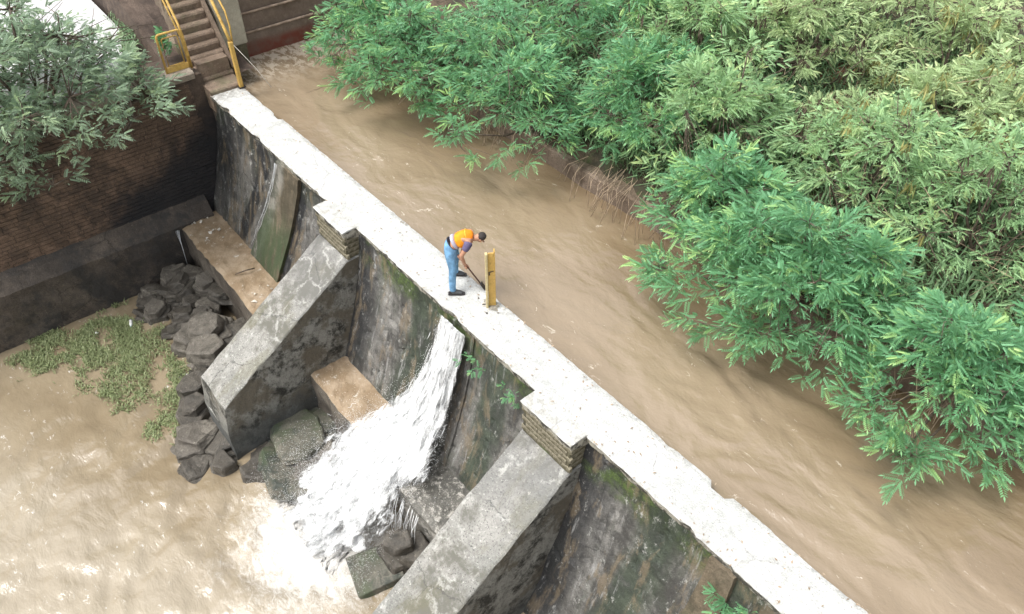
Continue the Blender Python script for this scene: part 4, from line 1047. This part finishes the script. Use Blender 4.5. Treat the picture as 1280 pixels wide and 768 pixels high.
na = add([(.22, -.13, .955, .058), (.19, -.175, .90, .047), (.09, -.18, .72, .037), (.12, -.145, .58, .031), (.142, -.125, .485, .022)], 3)
fa = add([(.22, .13, .945, .058), (.20, .165, .88, .047), (.15, .11, .74, .036), (.10, -.02, .68, .03), (.075, -.085, .655, .022)], 3)
# head: skull, jaw
J.append((.355, 0, .945, (.060, .064))); E.append((5, len(J) - 1)); J.append((.405, 0, .955, (.066, .072))); E.append((len(J) - 2, len(J) - 1)); J.append((.445, 0, .94, (.055, .062))); E.append((len(J) - 2, len(J) - 1))
body = skinned('body', J, E, 'skin', pe)
# face and ears (joined to the body mesh)
bm = bmesh.new(); bm.from_mesh(body.data)
bmesh.ops.create_uvsphere(bm, u_segments=8, v_segments=6, radius=1, matrix=Matrix.Translation((.425, 0, .868)) @ Matrix.Diagonal((.013, .011, .022, 1)))
for sy in (-1, 1): bmesh.ops.create_uvsphere(bm, u_segments=8, v_segments=6, radius=1, matrix=Matrix.Translation((.385, sy * .069, .935)) @ Matrix.Diagonal((.017, .008, .022, 1)))
bmesh.ops.create_uvsphere(bm, u_segments=8, v_segments=6, radius=1, matrix=Matrix.Translation((.37, 0, .882)) @ Matrix.Diagonal((.03, .028, .022, 1)))
bm.to_mesh(body.data); bm.free(); body.data.polygons.foreach_set('use_smooth', [True] * len(body.data.polygons))
for sy in (-1, 1): tubes('eye', [([(.437, sy * .026, .883), (.439, sy * .026, .876)], .008)], 'hair', pe, 6)
tubes('mouth', [([(.392, -.02, .862), (.392, .02, .862)], .005)], 'vest', pe, 5)
# hands: palm + five fingers each, curled round the shaft
S0, S1 = Vector((.035, -.12, .70)), Vector((.395, -.10, .05)); sdv = (S1 - S0).normalized()
def hand(wrist, grip, side):
    g = Vector(grip); wv = Vector(wrist); a = sdv; o1 = (wv - g); o1 -= a * o1.dot(a); o1.normalize(); o2 = a.cross(o1) * side
    Jh = [(*wv, .022), (*(g + o1 * .032 - a * .0), (.026, .018)), (*(g + o1 * .028 + a * .02), (.024, .016))]; Eh = [(0, 1), (1, 2)]
    for k, fl in enumerate((.95, 1.05, 1.0, .85)):
        c = g + a * (-.030 + .020 * k); i = len(Jh)
        for q in range(5):
            an = R(20 + 62 * q * fl); Jh.append((*(c + (o1 * math.cos(an) + o2 * math.sin(an)) * .022), .0085)); Eh.append((1 if q == 0 else i + q - 1, i + q))
    i = len(Jh)
    for q, (an, sh) in enumerate(((0, -.03), (-50, -.038), (-110, -.036))):
        an = R(an); Jh.append((*(g + a * sh + (o1 * math.cos(an) + o2 * math.sin(an)) * .024), .0095)); Eh.append((1 if q == 0 else i + q - 1, i + q))
    return skinned('hand', Jh, Eh, 'skin', pe, 1)
g2 = S0 + (S1 - S0) * .37; g1 = S0 + (S1 - S0) * .08
hand((.142, -.125, .485), g2, 1); hand((.075, -.085, .655), g1, -1)
# hair cap
bm = bmesh.new(); bmesh.ops.create_uvsphere(bm, u_segments=20, v_segments=14, radius=1)
for v in bm.verts:
    c = v.co; nz = 1 + .05 * N(c.x, c.y, c.z, 9)
    v.co = Vector((.408 + c.x * .070 * nz, c.y * .074 * nz, .966 + c.z * .058 * nz))
bmesh.ops.delete(bm, geom=[v for v in bm.verts if v.co.z < .925 and v.co.x < .46 or v.co.z < .90], context='VERTS')
me = D.meshes.new('hair'); bm.to_mesh(me); bm.free(); link('hair', me, 'hair', pe, True)
# jeans
Jj = [(-.09, 0, .79, .135), (-.045, 0, .835, .13)]; Ej = [(0, 1)]
def addj(js, at):
    i = len(Jj); Jj.extend(js); Ej.append((at, i)); Ej.extend(chain(i, len(js)))
addj([(-.085, -.075, .745, .112), (-.07, -.13, .60, .083), (-.05, -.17, .44, .066), (-.065, -.205, .28, .062), (-.065, -.235, .10, .056), (-.06, -.238, .06, .056)], 0)
addj([(-.08, .075, .745, .112), (-.045, .13, .60, .083), (-.02, .165, .44, .066), (-.045, .19, .28, .062), (-.05, .215, .10, .056), (-.045, .218, .06, .056)], 0)
skinned('jeans', Jj, Ej, 'jeans', pe)
skinned('vest', [(.0, 0, .865, .134), (.09, 0, .905, .137), (.18, 0, .94, (.128, .165)), (.25, 0, .945, (.10, .13)), (.275, 0, .94, .075)], chain(0, 5), 'vest', pe)
skinned('undershirt', [(-.035, 0, .845, .138), (-.01, 0, .86, .136), (.03, 0, .88, .125)], chain(0, 3), 'greycloth', pe)
skinned('belt', [(-.062, 0, .822, .141), (-.045, 0, .837, .141)], chain(0, 2), 'belt', pe, 2)
skinned('sleeve', [(.215, -.125, .965, .078), (.20, -.165, .925, .068), (.165, -.178, .86, .060), (.15, -.18, .83, .056)], chain(0, 4), 'shirt', pe)
skinned('sleeve', [(.215, .125, .955, .078), (.20, .16, .90, .066), (.18, .145, .83, .060)], chain(0, 3), 'shirt', pe)
skinned('vest_band', [(.165, 0, .945, (.135, .172)), (.20, 0, .953, (.130, .168))], chain(0, 2), 'vestyellow', pe)
for x, y in ((-.06, -.238), (-.05, .218)):
    s = empty('shoe', (x, y, 0)); s.parent = pe
    skinned('upper', [(-.04, 0, .058, .048), (.03, 0, .052, .046), (.10, -.0, .040, (.040, .034)), (.155, 0, .032, (.034, .026))], chain(0, 4), 'shoe', s)
    rings = []
    for xx, ww in ((-.08, .025), (-.07, .038), (-.02, .04), (.05, .038), (.12, .044), (.165, .036), (.185, .018)): rings.append([(xx, -ww, .004), (xx, ww, .004), (xx, ww, .024), (xx, -ww, .024)])
    loft('sole', rings, 'steel', s)
# tool
tl = empty('digging_tool', pe.location); tl.rotation_euler = pe.rotation_euler; tag(tl, 'long dark handled scraper held by the worker, its blade on the crest', 'tool')
tubes('shaft', [([S0, S0.lerp(S1, .5) + Vector((0, 0, .003)), S1], .0125)], 'toolwood', tl, 8)
bm = bmesh.new(); bm_box(bm, (0, 0, 0), (.012, .11, .12), jit=.002, bev=.003, rot=Matrix.Rotation(R(-28), 3, 'Y').to_euler().to_quaternion()); me = D.meshes.new('blade'); bm.to_mesh(me); bm.free()
o = link('blade', me, 'steel', tl); o.location = S1 + Vector((.012, 0, -.0))
tubes('socket', [([S1 - sdv * .08, S1 + sdv * .01], [.014, .02])], 'steel', tl, 8)

# dry leaves and silt scraps scattered on the crest, and floating foam flecks against it
rng = np.random.default_rng(12); Q = []; ti = []
for k in range(420):
    x = rng.uniform(0, 16); y = -.75 + .74 * (rng.beta(.45, .45)); a = rng.uniform(0, 6.28); l = rng.uniform(.008, .028)
    u = np.array([math.cos(a), math.sin(a), rng.uniform(0, .3)]) * l; v_ = np.array([-math.sin(a), math.cos(a), .1]) * l * .45; c = np.array([x, y, .014])
    Q.append([c - u, c + v_, c + u, c - v_])
o = quads_np('leaf_litter', Q, 'deadtwig'); o['kind'] = 'stuff'; tag(o, 'dry leaf scraps scattered over the white crest', 'leaf litter')
def yfn(r): 
    t_ = r.uniform(0, 1); x = -.9 - 3.6 * t_; return (x + r.normal(0, .12), -2.1 + 1.0 * min(1, t_ * 1.3) + r.normal(0, .12), .40)
tag(blades('weedy_verge', 900, yfn, 'grass', (.08, .22), .010), 'weedy verge along the edge of the pale yard behind the tree', 'grass')
